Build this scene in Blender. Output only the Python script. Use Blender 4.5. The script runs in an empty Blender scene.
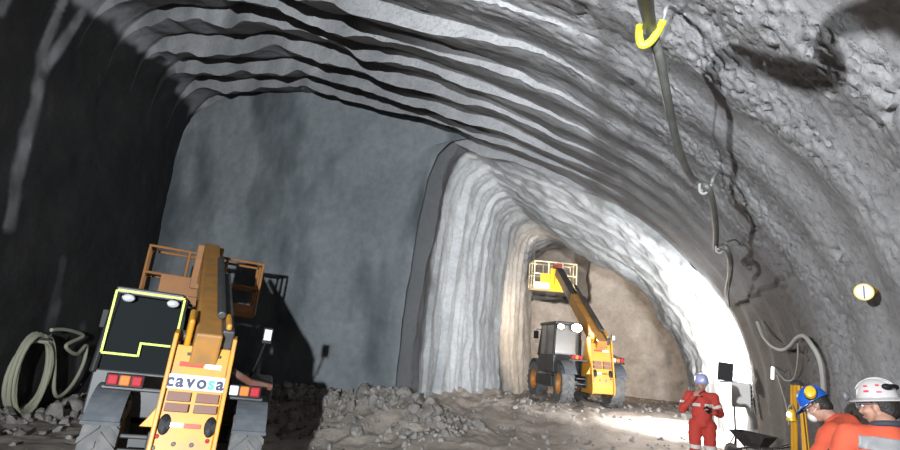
import bpy, bmesh, math, random
import numpy as np
from mathutils import Vector, Matrix, Euler

random.seed(7)
SC = bpy.context.scene
COL = SC.collection
PI = math.pi

# ------------------------------------------------------------------ camera
F = 560.0                                   # focal length in pixels of a 900 px wide frame
PITCH = math.atan((352 - 225) / F)
ROLL = math.radians(4.5)
YAW = math.radians(20)
EYE = Vector((0, 0, 1.7))
fwd = Vector((-math.sin(YAW) * math.cos(PITCH), math.cos(YAW) * math.cos(PITCH), math.sin(PITCH)))
rgt0 = Vector((math.cos(YAW), math.sin(YAW), 0))
up0 = rgt0.cross(fwd)
rgt = rgt0 * math.cos(ROLL) + up0 * math.sin(ROLL)
up = up0 * math.cos(ROLL) - rgt0 * math.sin(ROLL)
cd = bpy.data.cameras.new('camera')
cd.sensor_width = 36
cd.lens = F / 900 * 36
cd.clip_start = 0.05
cam = bpy.data.objects.new('camera', cd)
COL.objects.link(cam)
cam.matrix_world = Matrix(((rgt.x, up.x, -fwd.x, EYE.x), (rgt.y, up.y, -fwd.y, EYE.y),
                           (rgt.z, up.z, -fwd.z, EYE.z), (0, 0, 0, 1)))
SC.camera = cam


def sight(px, py, dist):
    """point of the place seen at a pixel, at a given depth along the horizontal view axis"""
    d = rgt * ((px - 450) / F) + up * ((225 - py) / F) + fwd
    h = d.y * math.cos(YAW) - d.x * math.sin(YAW)
    return EYE + d * (dist / h)


# ------------------------------------------------------------------ noise
def _hash(ix, iy, iz, seed):
    n = (ix.astype(np.int64) * 374761393 + iy.astype(np.int64) * 668265263 +
         iz.astype(np.int64) * 2147483647 + seed * 974634721) & 0xffffffff
    n = ((n ^ (n >> 13)) * 1274126177) & 0xffffffff
    n = ((n ^ (n >> 16)) * 2246822519) & 0xffffffff
    return ((n ^ (n >> 15)) & 0xffff) / 65535.0


def vn(P, seed=0):
    f = np.floor(P)
    w = P - f
    w = w * w * (3 - 2 * w)
    i = f.astype(np.int64)
    x, y, z = i[..., 0], i[..., 1], i[..., 2]
    out = 0
    for dx in (0, 1):
        wx = w[..., 0] if dx else 1 - w[..., 0]
        for dy in (0, 1):
            wy = w[..., 1] if dy else 1 - w[..., 1]
            for dz in (0, 1):
                wz = w[..., 2] if dz else 1 - w[..., 2]
                out = out + wx * wy * wz * _hash(x + dx, y + dy, z + dz, seed)
    return out * 2 - 1


def fbm(P, scale, octs=3, seed=0):
    a, t = 1.0, 0
    for o in range(octs):
        t = t + a * vn(P * scale * (2.03 ** o) + 17.3 * o, seed + o)
        a *= 0.5
    return t


def smooth(a, b, x):
    t = np.clip((x - a) / (b - a), 0, 1)
    return t * t * (3 - 2 * t)


# ------------------------------------------------------------------ materials
def new_mat(name):
    m = bpy.data.materials.new(name)
    m.use_nodes = True
    nt = m.node_tree
    return m, nt, nt.nodes['Principled BSDF']


def mat(name, col, rough=0.6, metal=0.0, emit=None, strength=0, dirt=0.0, dirt_col=(0.12, 0.11, 0.10), scale=5, bump=0.0, trans=0.0, alpha=1.0, spec=0.5):
    m, nt, b = new_mat(name)
    b.inputs['Base Color'].default_value = (*col, 1)
    b.inputs['Roughness'].default_value = rough
    b.inputs['Metallic'].default_value = metal
    b.inputs['Specular IOR Level'].default_value = spec
    if trans:
        b.inputs['Transmission Weight'].default_value = trans
    if emit:
        b.inputs['Emission Color'].default_value = (*emit, 1)
        b.inputs['Emission Strength'].default_value = strength
    if dirt or bump:
        tc = nt.nodes.new('ShaderNodeTexCoord')
        nz = nt.nodes.new('ShaderNodeTexNoise')
        nz.inputs['Scale'].default_value = scale
        nz.inputs['Detail'].default_value = 6
        nt.links.new(tc.outputs['Object'], nz.inputs['Vector'])
        if dirt:
            rp = nt.nodes.new('ShaderNodeValToRGB')
            rp.color_ramp.elements[0].position = 0.42
            rp.color_ramp.elements[1].position = 0.7
            rp.color_ramp.elements[1].color = (dirt, dirt, dirt, 1)
            rp.color_ramp.elements[0].color = (0, 0, 0, 1)
            mx = nt.nodes.new('ShaderNodeMix')
            mx.data_type = 'RGBA'
            mx.inputs[6].default_value = (*col, 1)
            mx.inputs[7].default_value = (*dirt_col, 1)
            nt.links.new(nz.outputs['Fac'], rp.inputs['Fac'])
            nt.links.new(rp.outputs['Color'], mx.inputs[0])
            nt.links.new(mx.outputs[2], b.inputs['Base Color'])
        if bump:
            bp = nt.nodes.new('ShaderNodeBump')
            bp.inputs['Strength'].default_value = bump
            bp.inputs['Distance'].default_value = 0.02
            nt.links.new(nz.outputs['Fac'], bp.inputs['Height'])
            nt.links.new(bp.outputs['Normal'], b.inputs['Normal'])
    return m


def rock_mat(name, c1, c2, big=0.6, fine=14.0, bump=0.5, rough=0.9, stain=None, stain_scale=0.35, stain_amt=0.6, spec=0.25):
    m, nt, b = new_mat(name)
    N, L = nt.nodes, nt.links
    b.inputs['Roughness'].default_value = rough
    b.inputs['Specular IOR Level'].default_value = spec
    tc = N.new('ShaderNodeTexCoord')
    n1 = N.new('ShaderNodeTexNoise'); n1.inputs['Scale'].default_value = big; n1.inputs['Detail'].default_value = 8; n1.inputs['Roughness'].default_value = 0.62
    n2 = N.new('ShaderNodeTexNoise'); n2.inputs['Scale'].default_value = fine; n2.inputs['Detail'].default_value = 8; n2.inputs['Roughness'].default_value = 0.65
    L.new(tc.outputs['Object'], n1.inputs['Vector']); L.new(tc.outputs['Object'], n2.inputs['Vector'])
    r1 = N.new('ShaderNodeValToRGB')
    r1.color_ramp.elements[0].position = 0.33; r1.color_ramp.elements[1].position = 0.68
    r1.color_ramp.elements[0].color = (*c1, 1); r1.color_ramp.elements[1].color = (*c2, 1)
    L.new(n1.outputs['Fac'], r1.inputs['Fac'])
    mx = N.new('ShaderNodeMix'); mx.data_type = 'RGBA'; mx.blend_type = 'OVERLAY'
    mx.inputs[0].default_value = 0.35
    L.new(r1.outputs['Color'], mx.inputs[6]); L.new(n2.outputs['Fac'], mx.inputs[7])
    outc = mx.outputs[2]
    if stain:
        n3 = N.new('ShaderNodeTexNoise'); n3.inputs['Scale'].default_value = stain_scale; n3.inputs['Detail'].default_value = 5
        mp = N.new('ShaderNodeMapping'); mp.inputs['Scale'].default_value = (1.6, 1.6, 0.7); mp.inputs['Location'].default_value = (3.1, 0, 1.7)
        L.new(tc.outputs['Object'], mp.inputs['Vector']); L.new(mp.outputs['Vector'], n3.inputs['Vector'])
        r3 = N.new('ShaderNodeValToRGB')
        r3.color_ramp.elements[0].position = 0.5; r3.color_ramp.elements[1].position = 0.66
        r3.color_ramp.elements[0].color = (0, 0, 0, 1); r3.color_ramp.elements[1].color = (stain_amt,) * 3 + (1,)
        L.new(n3.outputs['Fac'], r3.inputs['Fac'])
        m2 = N.new('ShaderNodeMix'); m2.data_type = 'RGBA'
        m2.inputs[7].default_value = (*stain, 1)
        L.new(r3.outputs['Color'], m2.inputs[0]); L.new(outc, m2.inputs[6])
        outc = m2.outputs[2]
    L.new(outc, b.inputs['Base Color'])
    if bump:
        bp = N.new('ShaderNodeBump'); bp.inputs['Strength'].default_value = bump; bp.inputs['Distance'].default_value = 0.03
        L.new(n2.outputs['Fac'], bp.inputs['Height']); L.new(bp.outputs['Normal'], b.inputs['Normal'])
    return m


M = {}
M['vault'] = rock_mat('shotcrete grey', (0.165, 0.165, 0.17), (0.255, 0.255, 0.26), big=1.1, fine=16, bump=0.55)
M['vaultrough'] = rock_mat('rough shotcrete grey', (0.165, 0.165, 0.17), (0.255, 0.255, 0.26), big=1.1, fine=30, bump=0.6)
def patch(m, attr, col):
    nt = m.node_tree
    a = nt.nodes.new('ShaderNodeAttribute'); a.attribute_name = attr
    x = nt.nodes.new('ShaderNodeMix'); x.data_type = 'RGBA'
    b = nt.nodes['Principled BSDF']
    src = b.inputs['Base Color'].links[0].from_socket
    nt.links.new(a.outputs['Fac'], x.inputs[0]); nt.links.new(src, x.inputs[6])
    x.inputs[7].default_value = (*col, 1)
    nt.links.new(x.outputs[2], b.inputs['Base Color'])
patch(M['vaultrough'], 'shade_tone', (0.060, 0.047, 0.038))  # brown tone and painted shade of the lower right wall
_nt = M['vaultrough'].node_tree
_b0 = [n for n in _nt.nodes if n.type == 'BUMP'][0]
_b0.inputs['Distance'].default_value = 0.010
_nz = _nt.nodes.new('ShaderNodeTexNoise'); _nz.inputs['Scale'].default_value = 13; _nz.inputs['Detail'].default_value = 5; _nz.inputs['Roughness'].default_value = 0.7
_tc = [n for n in _nt.nodes if n.type == 'TEX_COORD'][0]
_nt.links.new(_tc.outputs['Object'], _nz.inputs['Vector'])
_rp = _nt.nodes.new('ShaderNodeMapRange'); _rp.inputs['From Min'].default_value = 0.36; _rp.inputs['From Max'].default_value = 0.46
_nt.links.new(_nz.outputs['Fac'], _rp.inputs['Value'])
_b1 = _nt.nodes.new('ShaderNodeBump'); _b1.inputs['Strength'].default_value = 0.6; _b1.inputs['Distance'].default_value = 0.014
_nt.links.new(_rp.outputs['Result'], _b1.inputs['Height'])
_nt.links.new(_b0.outputs['Normal'], _b1.inputs['Normal'])
_nt.links.new(_b1.outputs['Normal'], _nt.nodes['Principled BSDF'].inputs['Normal'])
M['leftrock'] = rock_mat('near black rock', (0.011, 0.0105, 0.011), (0.024, 0.023, 0.023), big=0.7, fine=10, bump=0.6)  # near-black tone over the whole left wall
M['face'] = rock_mat('smooth bluish shotcrete', (0.135, 0.148, 0.157), (0.19, 0.205, 0.215), big=0.55, fine=5, bump=0.3, stain=(0.060, 0.070, 0.078), stain_amt=0.95)
M['drift'] = rock_mat('pale shotcrete', (0.26, 0.268, 0.275), (0.39, 0.4, 0.405), big=1.0, fine=9, bump=0.5)
M['farface'] = rock_mat('beige raw rock', (0.30, 0.265, 0.235), (0.42, 0.38, 0.34), big=0.7, fine=6, bump=0.7)
M['ground'] = rock_mat('muddy ground', (0.20, 0.168, 0.142), (0.34, 0.295, 0.255), big=1.6, fine=14, bump=0.9)
M['rubble'] = rock_mat('broken rock', (0.14, 0.128, 0.117), (0.27, 0.25, 0.23), big=3.0, fine=18, bump=0.7)
M['yellow'] = mat('machine yellow', (0.54, 0.235, 0.010), 0.45, dirt=0.55, dirt_col=(0.24, 0.15, 0.07), scale=4)
M['boombrown'] = mat('brown boom paint', (0.34, 0.155, 0.03), 0.6, dirt=0.6, dirt_col=(0.14, 0.09, 0.055), scale=4)  # darker, browner yellow for the boom sections
M['orange'] = mat('basket orange', (0.26, 0.10, 0.02), 0.65, dirt=0.7, dirt_col=(0.15, 0.08, 0.04), scale=5)
M['black'] = mat('black paint', (0.016, 0.016, 0.017), 0.5, dirt=0.4, dirt_col=(0.05, 0.047, 0.043), scale=6)
M['dark'] = mat('dark steel', (0.035, 0.035, 0.037), 0.5, dirt=0.5, dirt_col=(0.09, 0.08, 0.07), scale=6)
M['fender'] = mat('dusty grey plastic', (0.055, 0.062, 0.072), 0.8, dirt=0.6, dirt_col=(0.10, 0.105, 0.112), scale=7)
M['tyre'] = mat('dusty rubber', (0.09, 0.09, 0.09), 0.9, dirt=0.7, dirt_col=(0.17, 0.16, 0.15), scale=5, bump=0.3)
M['rim'] = mat('orange rim', (0.5, 0.2, 0.03), 0.55, dirt=0.6, dirt_col=(0.15, 0.1, 0.06))
M['tape'] = mat('lime reflective tape', (0.42, 0.55, 0.02), 0.5, emit=(0.62, 0.8, 0.03), strength=0.0)
M['red'] = mat('red reflector', (0.55, 0.035, 0.015), 0.35)
M['white'] = mat('white reflector', (0.78, 0.77, 0.74), 0.4)
M['amber'] = mat('amber lens', (0.45, 0.13, 0.025), 0.6, spec=0.2)
M['redlens'] = mat('red lens', (0.28, 0.012, 0.02), 0.6, spec=0.2)
M['clearlens'] = mat('clear lens', (0.5, 0.52, 0.55), 0.6, spec=0.2)
M['glass'] = mat('dark cab glass', (0.012, 0.014, 0.015), 0.05, spec=0.0)
M['brown'] = mat('brown hinge plate', (0.17, 0.075, 0.05), 0.65, dirt=0.4)
M['pipebrown'] = mat('rusty pipe', (0.10, 0.035, 0.022), 0.7, dirt=0.5)
M['navy'] = mat('navy lettering', (0.006, 0.01, 0.05), 0.5)
M['cyan'] = mat('cyan lettering', (0.05, 0.45, 0.62), 0.5)
M['signwhite'] = mat('white sign plate', (0.62, 0.66, 0.72), 0.5)
M['lampwarm'] = mat('lit work lamp', (1, 0.9, 0.7), 0.3, emit=(1.0, 0.85, 0.6), strength=60)
M['lampwarm2'] = mat('lit small work lamp', (1, 0.9, 0.7), 0.3, emit=(1.0, 0.8, 0.55), strength=14)
M['lampcool'] = mat('lit led array', (1, 1, 1), 0.3, emit=(0.95, 0.97, 1.0), strength=20)
M['lampdim'] = mat('small lit tube', (1, 1, 1), 0.3, emit=(1, 0.98, 0.94), strength=2.2)
M['chrome'] = mat('lamp reflector', (0.75, 0.76, 0.8), 0.2, metal=0.6)
M['basketpale'] = mat('pale basket rail', (0.72, 0.62, 0.42), 0.5)
M['basketyellow'] = mat('basket yellow', (0.85, 0.45, 0.03), 0.45)
M['redpaint'] = mat('dull red paint', (0.35, 0.07, 0.05), 0.5)
M['coverall'] = mat('red coverall cloth', (0.40, 0.036, 0.025), 0.85, dirt=0.3, dirt_col=(0.3, 0.05, 0.03), scale=9, bump=0.25)
M['orangecloth'] = mat('orange jacket cloth', (0.50, 0.075, 0.034), 0.85, dirt=0.3, dirt_col=(0.42, 0.07, 0.03), scale=7, bump=0.3)
M['band'] = mat('silver reflective band', (0.20, 0.205, 0.215), 0.55, dirt=0.4, dirt_col=(0.14, 0.14, 0.15), scale=20)
M['whiteband'] = mat('pale reflective band', (0.50, 0.47, 0.44), 0.5)
M['skin'] = mat('skin', (0.33, 0.18, 0.13), 0.6, bump=0.1, scale=40)
M['hair'] = mat('black hair', (0.012, 0.010, 0.009), 0.6, bump=0.6, scale=60)
M['helmwhite'] = mat('white hard hat', (0.42, 0.405, 0.405), 0.4, dirt=0.4, dirt_col=(0.28, 0.27, 0.265), scale=8)
M['helmblue'] = mat('blue hard hat', (0.010, 0.085, 0.40), 0.35)
M['helmpale'] = mat('pale blue hard hat', (0.35, 0.36, 0.62), 0.35)
M['muff'] = mat('yellow ear muff', (0.60, 0.38, 0.015), 0.4)
M['plasticblack'] = mat('black plastic', (0.010, 0.010, 0.011), 0.5, spec=0.15)
M['plasticgrey'] = mat('grey plastic', (0.09, 0.09, 0.1), 0.5)
M['mask'] = mat('white dust mask', (0.55, 0.53, 0.52), 0.8)
M['lensclear'] = mat('safety glasses lens', (0.55, 0.6, 0.62), 0.1, trans=0.7)
M['eyewhite'] = mat('eye', (0.7, 0.68, 0.66), 0.3)
M['lip'] = mat('lips', (0.35, 0.13, 0.11), 0.5)
M['boot'] = mat('black boot', (0.02, 0.018, 0.016), 0.6, dirt=0.6)
M['navycloth'] = mat('dark trousers cloth', (0.03, 0.035, 0.05), 0.85)
M['sticker'] = mat('red sticker', (0.5, 0.05, 0.06), 0.5)
M['boxwhite'] = mat('white lamp housing', (0.75, 0.75, 0.74), 0.5)
M['hose'] = mat('dark grey hose', (0.055, 0.056, 0.052), 0.5, dirt=0.5, dirt_col=(0.12, 0.115, 0.10), scale=8)
M['cable'] = mat('black cable', (0.03, 0.03, 0.032), 0.6)
M['palehose'] = mat('pale dusty hose', (0.28, 0.275, 0.20), 0.75, dirt=0.4, dirt_col=(0.3, 0.29, 0.22), scale=9)
M['palecable'] = mat('pale cable', (0.33, 0.32, 0.30), 0.7)
M['hookyellow'] = mat('yellow hook sleeve', (0.52, 0.50, 0.03), 0.5)
M['steel'] = mat('bare steel bar', (0.22, 0.22, 0.225), 0.6, metal=0.3)
M['tripod'] = mat('yellow tripod', (0.50, 0.25, 0.010), 0.55, dirt=0.35, dirt_col=(0.25, 0.14, 0.03), scale=8)
M['barrow'] = mat('black wheelbarrow tray', (0.022, 0.02, 0.02), 0.6, dirt=0.5, dirt_col=(0.08, 0.07, 0.06))


# ------------------------------------------------------------------ mesh building
class MB:
    def __init__(self):
        self.v, self.f = [], []

    def add(self, verts, faces):
        o = len(self.v)
        self.v += [tuple(p) for p in verts]
        self.f += [tuple(i + o for i in q) for q in faces]

    def box(self, c, s, rot=None):
        c = Vector(c)
        R = rot if rot is not None else Matrix.Identity(3)
        vs = [c + R @ Vector((x * s[0] / 2, y * s[1] / 2, z * s[2] / 2)) for x in (-1, 1) for y in (-1, 1) for z in (-1, 1)]
        self.add(vs, [(0, 1, 3, 2), (4, 6, 7, 5), (0, 4, 5, 1), (2, 3, 7, 6), (0, 2, 6, 4), (1, 5, 7, 3)])

    def bar(self, a, b, w, h):
        """box section from a to b"""
        a, b = Vector(a), Vector(b)
        d = b - a
        self.box((a + b) / 2, (w, d.length, h), frame_of(d))

    def prism(self, poly, x0, x1, axis='x'):
        """polygon in (y,z) pushed along x"""
        n = len(poly)
        vs = [(x0, p[0], p[1]) for p in poly] + [(x1, p[0], p[1]) for p in poly]
        if axis == 'y':
            vs = [(v[1], v[0], v[2]) for v in vs]
        if axis == 'z':
            vs = [(v[1], v[2], v[0]) for v in vs]
        fs = [tuple(range(n))[::-1], tuple(range(n, 2 * n))] + [(i, (i + 1) % n, n + (i + 1) % n, n + i) for i in range(n)]
        self.add(vs, fs)

    def tube(self, pts, r, n=10, caps=True):
        pts = [Vector(p) for p in pts]
        m = len(pts)
        rs = r if isinstance(r, (list, tuple)) else [r] * m
        ring = []
        prev = None
        for i in range(m):
            t = (pts[min(i + 1, m - 1)] - pts[max(i - 1, 0)])
            t = t.normalized() if t.length > 1e-9 else Vector((0, 0, 1))
            if prev is None:
                u = t.orthogonal().normalized()
            else:
                u = prev - t * prev.dot(t)
                u = u.normalized() if u.length > 1e-6 else t.orthogonal().normalized()
            prev = u
            w = t.cross(u)
            ring.append([pts[i] + (u * math.cos(2 * PI * k / n) + w * math.sin(2 * PI * k / n)) * rs[i] for k in range(n)])
        vs = [p for q in ring for p in q]
        fs = []
        for i in range(m - 1):
            for k in range(n):
                a, b = i * n + k, i * n + (k + 1) % n
                fs.append((a, b, b + n, a + n))
        if caps:
            fs.append(tuple(range(n))[::-1])
            fs.append(tuple(range((m - 1) * n, m * n)))
        self.add(vs, fs)

    def lathe(self, prof, mtx, n=24, close=False):
        """profile of (radius, height) about the local z axis of mtx"""
        vs, fs = [], []
        m = len(prof)
        for k in range(n):
            a = 2 * PI * k / n
            for r, z in prof:
                vs.append(mtx @ Vector((r * math.cos(a), r * math.sin(a), z)))
        for k in range(n):
            k2 = (k + 1) % n
            for i in range(m if close else m - 1):
                j = (i + 1) % m
                fs.append((k * m + i, k2 * m + i, k2 * m + j, k * m + j))
        self.add(vs, fs)

    def ball(self, c, r, mtx=None, n=14, rings=9):
        c = Vector(c)
        r = r if isinstance(r, (tuple, list)) else (r, r, r)
        R = mtx if mtx is not None else Matrix.Identity(3)
        vs = [c + R @ Vector((0, 0, r[2]))]
        for i in range(1, rings):
            a = PI * i / rings
            for k in range(n):
                b = 2 * PI * k / n
                vs.append(c + R @ Vector((r[0] * math.sin(a) * math.cos(b), r[1] * math.sin(a) * math.sin(b), r[2] * math.cos(a))))
        vs.append(c + R @ Vector((0, 0, -r[2])))
        fs = [(0, 1 + k, 1 + (k + 1) % n) for k in range(n)]
        for i in range(rings - 2):
            for k in range(n):
                a, b = 1 + i * n + k, 1 + i * n + (k + 1) % n
                fs.append((a, a + n, b + n, b))
        L = len(vs) - 1
        o = 1 + (rings - 2) * n
        fs += [(L, o + (k + 1) % n, o + k) for k in range(n)]
        self.add(vs, fs)

    def capsule(self, a, b, ra, rb, n=14):
        self.ball(a, ra, n=n)
        self.ball(b, rb, n=n)
        self.tube([a, b], [ra, rb], n=n)

    def build(self, name, material, parent=None, smoothed=False, bevel=0.0, seg=2):
        me = bpy.data.meshes.new(name)
        me.from_pydata(self.v, [], self.f)
        me.validate()
        bm = bmesh.new()
        bm.from_mesh(me)
        bmesh.ops.recalc_face_normals(bm, faces=bm.faces)
        bm.to_mesh(me)
        bm.free()
        me.materials.append(material)
        o = bpy.data.objects.new(name, me)
        COL.objects.link(o)
        if parent:
            o.parent = parent
        if smoothed:
            for p in me.polygons:
                p.use_smooth = True
            me.set_sharp_from_angle(angle=math.radians(38))
        if bevel:
            md = o.modifiers.new('bevel', 'BEVEL')
            md.width = bevel
            md.segments = seg
            md.limit_method = 'ANGLE'
            md.angle_limit = math.radians(40)
        return o

    def melt(self, name, material, parent, voxel, iters=4):
        """fuse all the pieces into one continuous skin"""
        o = self.build(name, material, parent)
        md = o.modifiers.new('fuse', 'REMESH')
        md.mode = 'VOXEL'
        md.voxel_size = voxel
        if iters:
            sm = o.modifiers.new('soft', 'SMOOTH')
            sm.factor = 0.5
            sm.iterations = iters
        dg = bpy.context.evaluated_depsgraph_get()
        me = bpy.data.meshes.new_from_object(o.evaluated_get(dg))
        o.modifiers.clear()
        old = o.data
        o.data = me
        me.name = name
        bpy.data.meshes.remove(old)
        for p in me.polygons:
            p.use_smooth = True
        if not me.materials:
            me.materials.append(material)
        return o


def frame_of(d):
    d = Vector(d).normalized()
    x = d.cross(Vector((0, 0, 1)))
    x = x.normalized() if x.length > 1e-5 else Vector((1, 0, 0))
    z = x.cross(d)
    return Matrix((x, d, z)).transposed()


def mtx_axis(c, d):
    """4x4 with local z along d"""
    q = Vector(d).normalized().to_track_quat('Z', 'Y')
    return Matrix.Translation(Vector(c)) @ q.to_matrix().to_4x4()


def tag(o, label, cat, group=None):
    o['label'] = label
    o['category'] = cat
    if group:
        o['group'] = group
    return o


def empty(name, loc, label, cat, rotz=0, rot=None, group=None):
    o = bpy.data.objects.new(name, None)
    o.empty_display_size = 0.1
    COL.objects.link(o)
    o.location = loc
    o.rotation_euler = rot if rot else (0, 0, rotz)
    return tag(o, label, cat, group)


def spline(pts, n=8):
    """smooth curve through points"""
    P = [Vector(p) for p in pts]
    out = []
    for i in range(len(P) - 1):
        p0, p1, p2, p3 = P[max(i - 1, 0)], P[i], P[i + 1], P[min(i + 2, len(P) - 1)]
        for k in range(n):
            t = k / n
            out.append(0.5 * ((2 * p1) + (p2 - p0) * t + (2 * p0 - 5 * p1 + 4 * p2 - p3) * t * t + (3 * p1 - p0 - 3 * p2 + p3) * t ** 3))
    out.append(P[-1])
    return out


# ------------------------------------------------------------------ the tunnel
MAIN = [(-14.95, -1.0), (-15.0, 1), (-15.0, 3), (-15.0, 6), (-14.9, 7.8), (-14.55, 8.9), (-13.9, 9.42), (-13.0, 9.52), (-11.7, 9.42), (-9.24, 9.1), (-6.81, 8.42),
        (-5.5, 7.93), (-4.3, 7.4), (-2.64, 6.6), (-1.12, 5.76), (0, 5.0), (0.69, 4.36), (1.4, 3.48), (1.78, 2.8), (2.02, 1.9), (2.1, 1.2), (2.15, 0.4), (2.15, -1.0)]
RIGHT_MAIN = [p for p in MAIN if p[0] > -6]


def dense(poly, n=1500):
    p = np.array([tuple(v)[:2] for v in spline([(a, b, 0) for a, b in poly], 40)])
    L = np.concatenate([[0], np.cumsum(np.linalg.norm(np.diff(p, axis=0), axis=1))])
    return p, L


MP, ML = dense(MAIN)
q_at = lambda t, z: ML[np.argmin((MP[:, 0] - t) ** 2 + (MP[:, 1] - z) ** 2)]


def prof(q, P=MP, L=ML):
    return np.stack([np.interp(q, L, P[:, 0]), np.interp(q, L, P[:, 1])], -1)


def prof_n(q, P=MP, L=ML):
    d = prof(q + 0.15, P, L) - prof(q - 0.15, P, L)
    d /= np.maximum(np.linalg.norm(d, axis=-1, keepdims=True), 1e-9)
    return np.stack([d[..., 1], -d[..., 0]], -1)      # towards the inside (profile runs left wall -> roof -> right wall)


FACE_S = 13.75
EDGES = np.array([-9.6 + 0.0 * k for k in range(0)] + [13.75 - 1.09 * k for k in range(22)][::-1] + [14.9])
LEFT_BASE = -15.0


def squeeze(t, s):
    """the left side flares out towards the face"""
    tl = LEFT_BASE + 0.43 * np.clip(FACE_S - s, 0, 30)
    k = (-6 - tl) / (-6 - LEFT_BASE)
    return np.where(t < -6, -6 + (t + 6) * k, t)


def grid_obj(name, V, material, kind='structure'):
    nq, ns = V.shape[:2]
    me = bpy.data.meshes.new(name)
    idx = np.arange(nq * ns).reshape(nq, ns)
    a, b, c, d = idx[:-1, :-1], idx[1:, :-1], idx[1:, 1:], idx[:-1, 1:]
    fs = np.stack([a, b, c, d], -1).reshape(-1, 4)
    me.vertices.add(nq * ns)
    me.vertices.foreach_set('co', V.reshape(-1).astype(np.float32))
    me.loops.add(fs.size)
    me.loops.foreach_set('vertex_index', fs.reshape(-1).astype(np.int32))
    me.polygons.add(len(fs))
    me.polygons.foreach_set('loop_start', (np.arange(len(fs)) * 4).astype(np.int32))
    me.polygons.foreach_set('use_smooth', np.ones(len(fs), dtype=bool))
    me.update(calc_edges=True)
    me.validate()
    me.set_sharp_from_angle(angle=math.radians(55))
    me.materials.append(material)
    o = bpy.data.objects.new(name, me)
    COL.objects.link(o)
    if kind:
        o['kind'] = kind
    return o


def shell_points(q, s):
    """world points of the big vault for arrays q (along the section) and s (along the tunnel)"""
    Q, S = np.meshgrid(q, s, indexing='ij')
    p = prof(Q)
    nn = prof_n(Q)
    P3 = np.stack([p[..., 0], S, p[..., 1]], -1)
    qc, qr, qw = q_at(-13.4, 9.5), q_at(-1.5, 5.9), q_at(1.3, 3.6)
    step = (0.38 + 0.10 * (1 - smooth(qc + 2, qc + 6, Q))) * smooth(qc - 2.5, qc + 1, Q) * (1 - smooth(qr - 5.5, qr + 1.6, Q)) + 0.0 * Q + 0.0 * Q
    Sp = S                                              # ring coordinate; the rings themselves wander
    k = np.clip(np.searchsorted(EDGES, Sp, side='right') - 1, 0, len(EDGES) - 2)
    fr = np.clip((Sp - EDGES[k]) / (EDGES[k + 1] - EDGES[k]), 0, 1)
    wob = 0.20 * fbm(np.stack([Q * 0.8, S * 0.45, Q * 0], -1), 0.8, 3, 11) + 0.05 * fbm(np.stack([Q * 3.0, np.round(S / 0.5) * 3.3, Q * 0], -1), 1.0, 2, 13) * 0
    S = Sp - wob * smooth(0.0, 0.9, FACE_S - Sp)
    P3 = np.stack([p[..., 0], S, p[..., 1]], -1)
    rvar = 0.72 + 0.5 * _hash(k, k * 0, k * 0, 5) + 0.35 * fbm(np.stack([Q * 0.9, k * 3.7, Q * 0], -1), 0.9, 3, 17)
    ins = step * rvar * (1 - fr) ** 1.15 - 0.22 * step * smooth(0.78, 0.97, fr)
    right = smooth(qr - 3.5, qr + 2.0, Q)
    ins = ins + right * 0.035 * np.sin(2 * PI * fr)
    ins = ins + fbm(P3, 0.7, 3, 3) * (0.045 - 0.01 * right) + fbm(P3, 3.5, 2, 21) * (0.018 - 0.009 * right)
    rough = smooth(-0.25, 0.35, fbm(P3 + 3.3, 0.55, 2, 31) + 0.55 * (0.5 - fr) + 0.35 * smooth(9, 3.5, S))
    Pw = P3 + 0.05 * np.stack([vn(P3 * 9, 51), vn(P3 * 9, 52), vn(P3 * 9, 53)], -1)
    pop = 0.4 * vn(Pw * 12.0, 41) + 0.9 * vn(Pw * 21.0, 42) + 0.8 * vn(Pw * 37.0, 43)
    pop = np.where(pop < -0.35, pop * 1.8, pop * 0.7)
    ins = ins + right * (0.005 + 0.017 * rough) * pop * smooth(14, 6, S)
    hole = smooth(0.62, 0.8, vn(P3 * 3.1 + 5, 47)) * right * smooth(10, 5, S) * rough
    ins = ins - 0.07 * hole
    t = p[..., 0] + nn[..., 0] * ins
    z = p[..., 1] + nn[..., 1] * ins
    return np.stack([squeeze(t, S), S, z], -1)


def ringed(a, b, d, edges, eps=0.004):
    """samples from a to b that meet every ring edge from both sides"""
    cut = [a] + [e for e in edges if a + d < e < b - d] + [b]
    out = []
    for i in range(len(cut) - 1):
        lo = cut[i] + (eps if i else 0)
        hi = cut[i + 1] - (eps if i < len(cut) - 2 else 0)
        out.append(np.linspace(lo, hi, max(2, int(round((hi - lo) / d)) + 1)))
    return np.concatenate(out)


def srange(a, b, d):
    n = max(2, int(round((b - a) / d)) + 1)
    return np.linspace(a, b, n)


qL, qR = q_at(-14.1, 9.32), q_at(0.2, 4.85)
S_far = np.concatenate([ringed(-4, 1.5, 0.11, EDGES)[:-1], ringed(1.5, FACE_S, 0.045, EDGES)])
VL = shell_points(srange(0, qL, 0.08), S_far)
wl = grid_obj('wall_left', VL, M['leftrock'])
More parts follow.
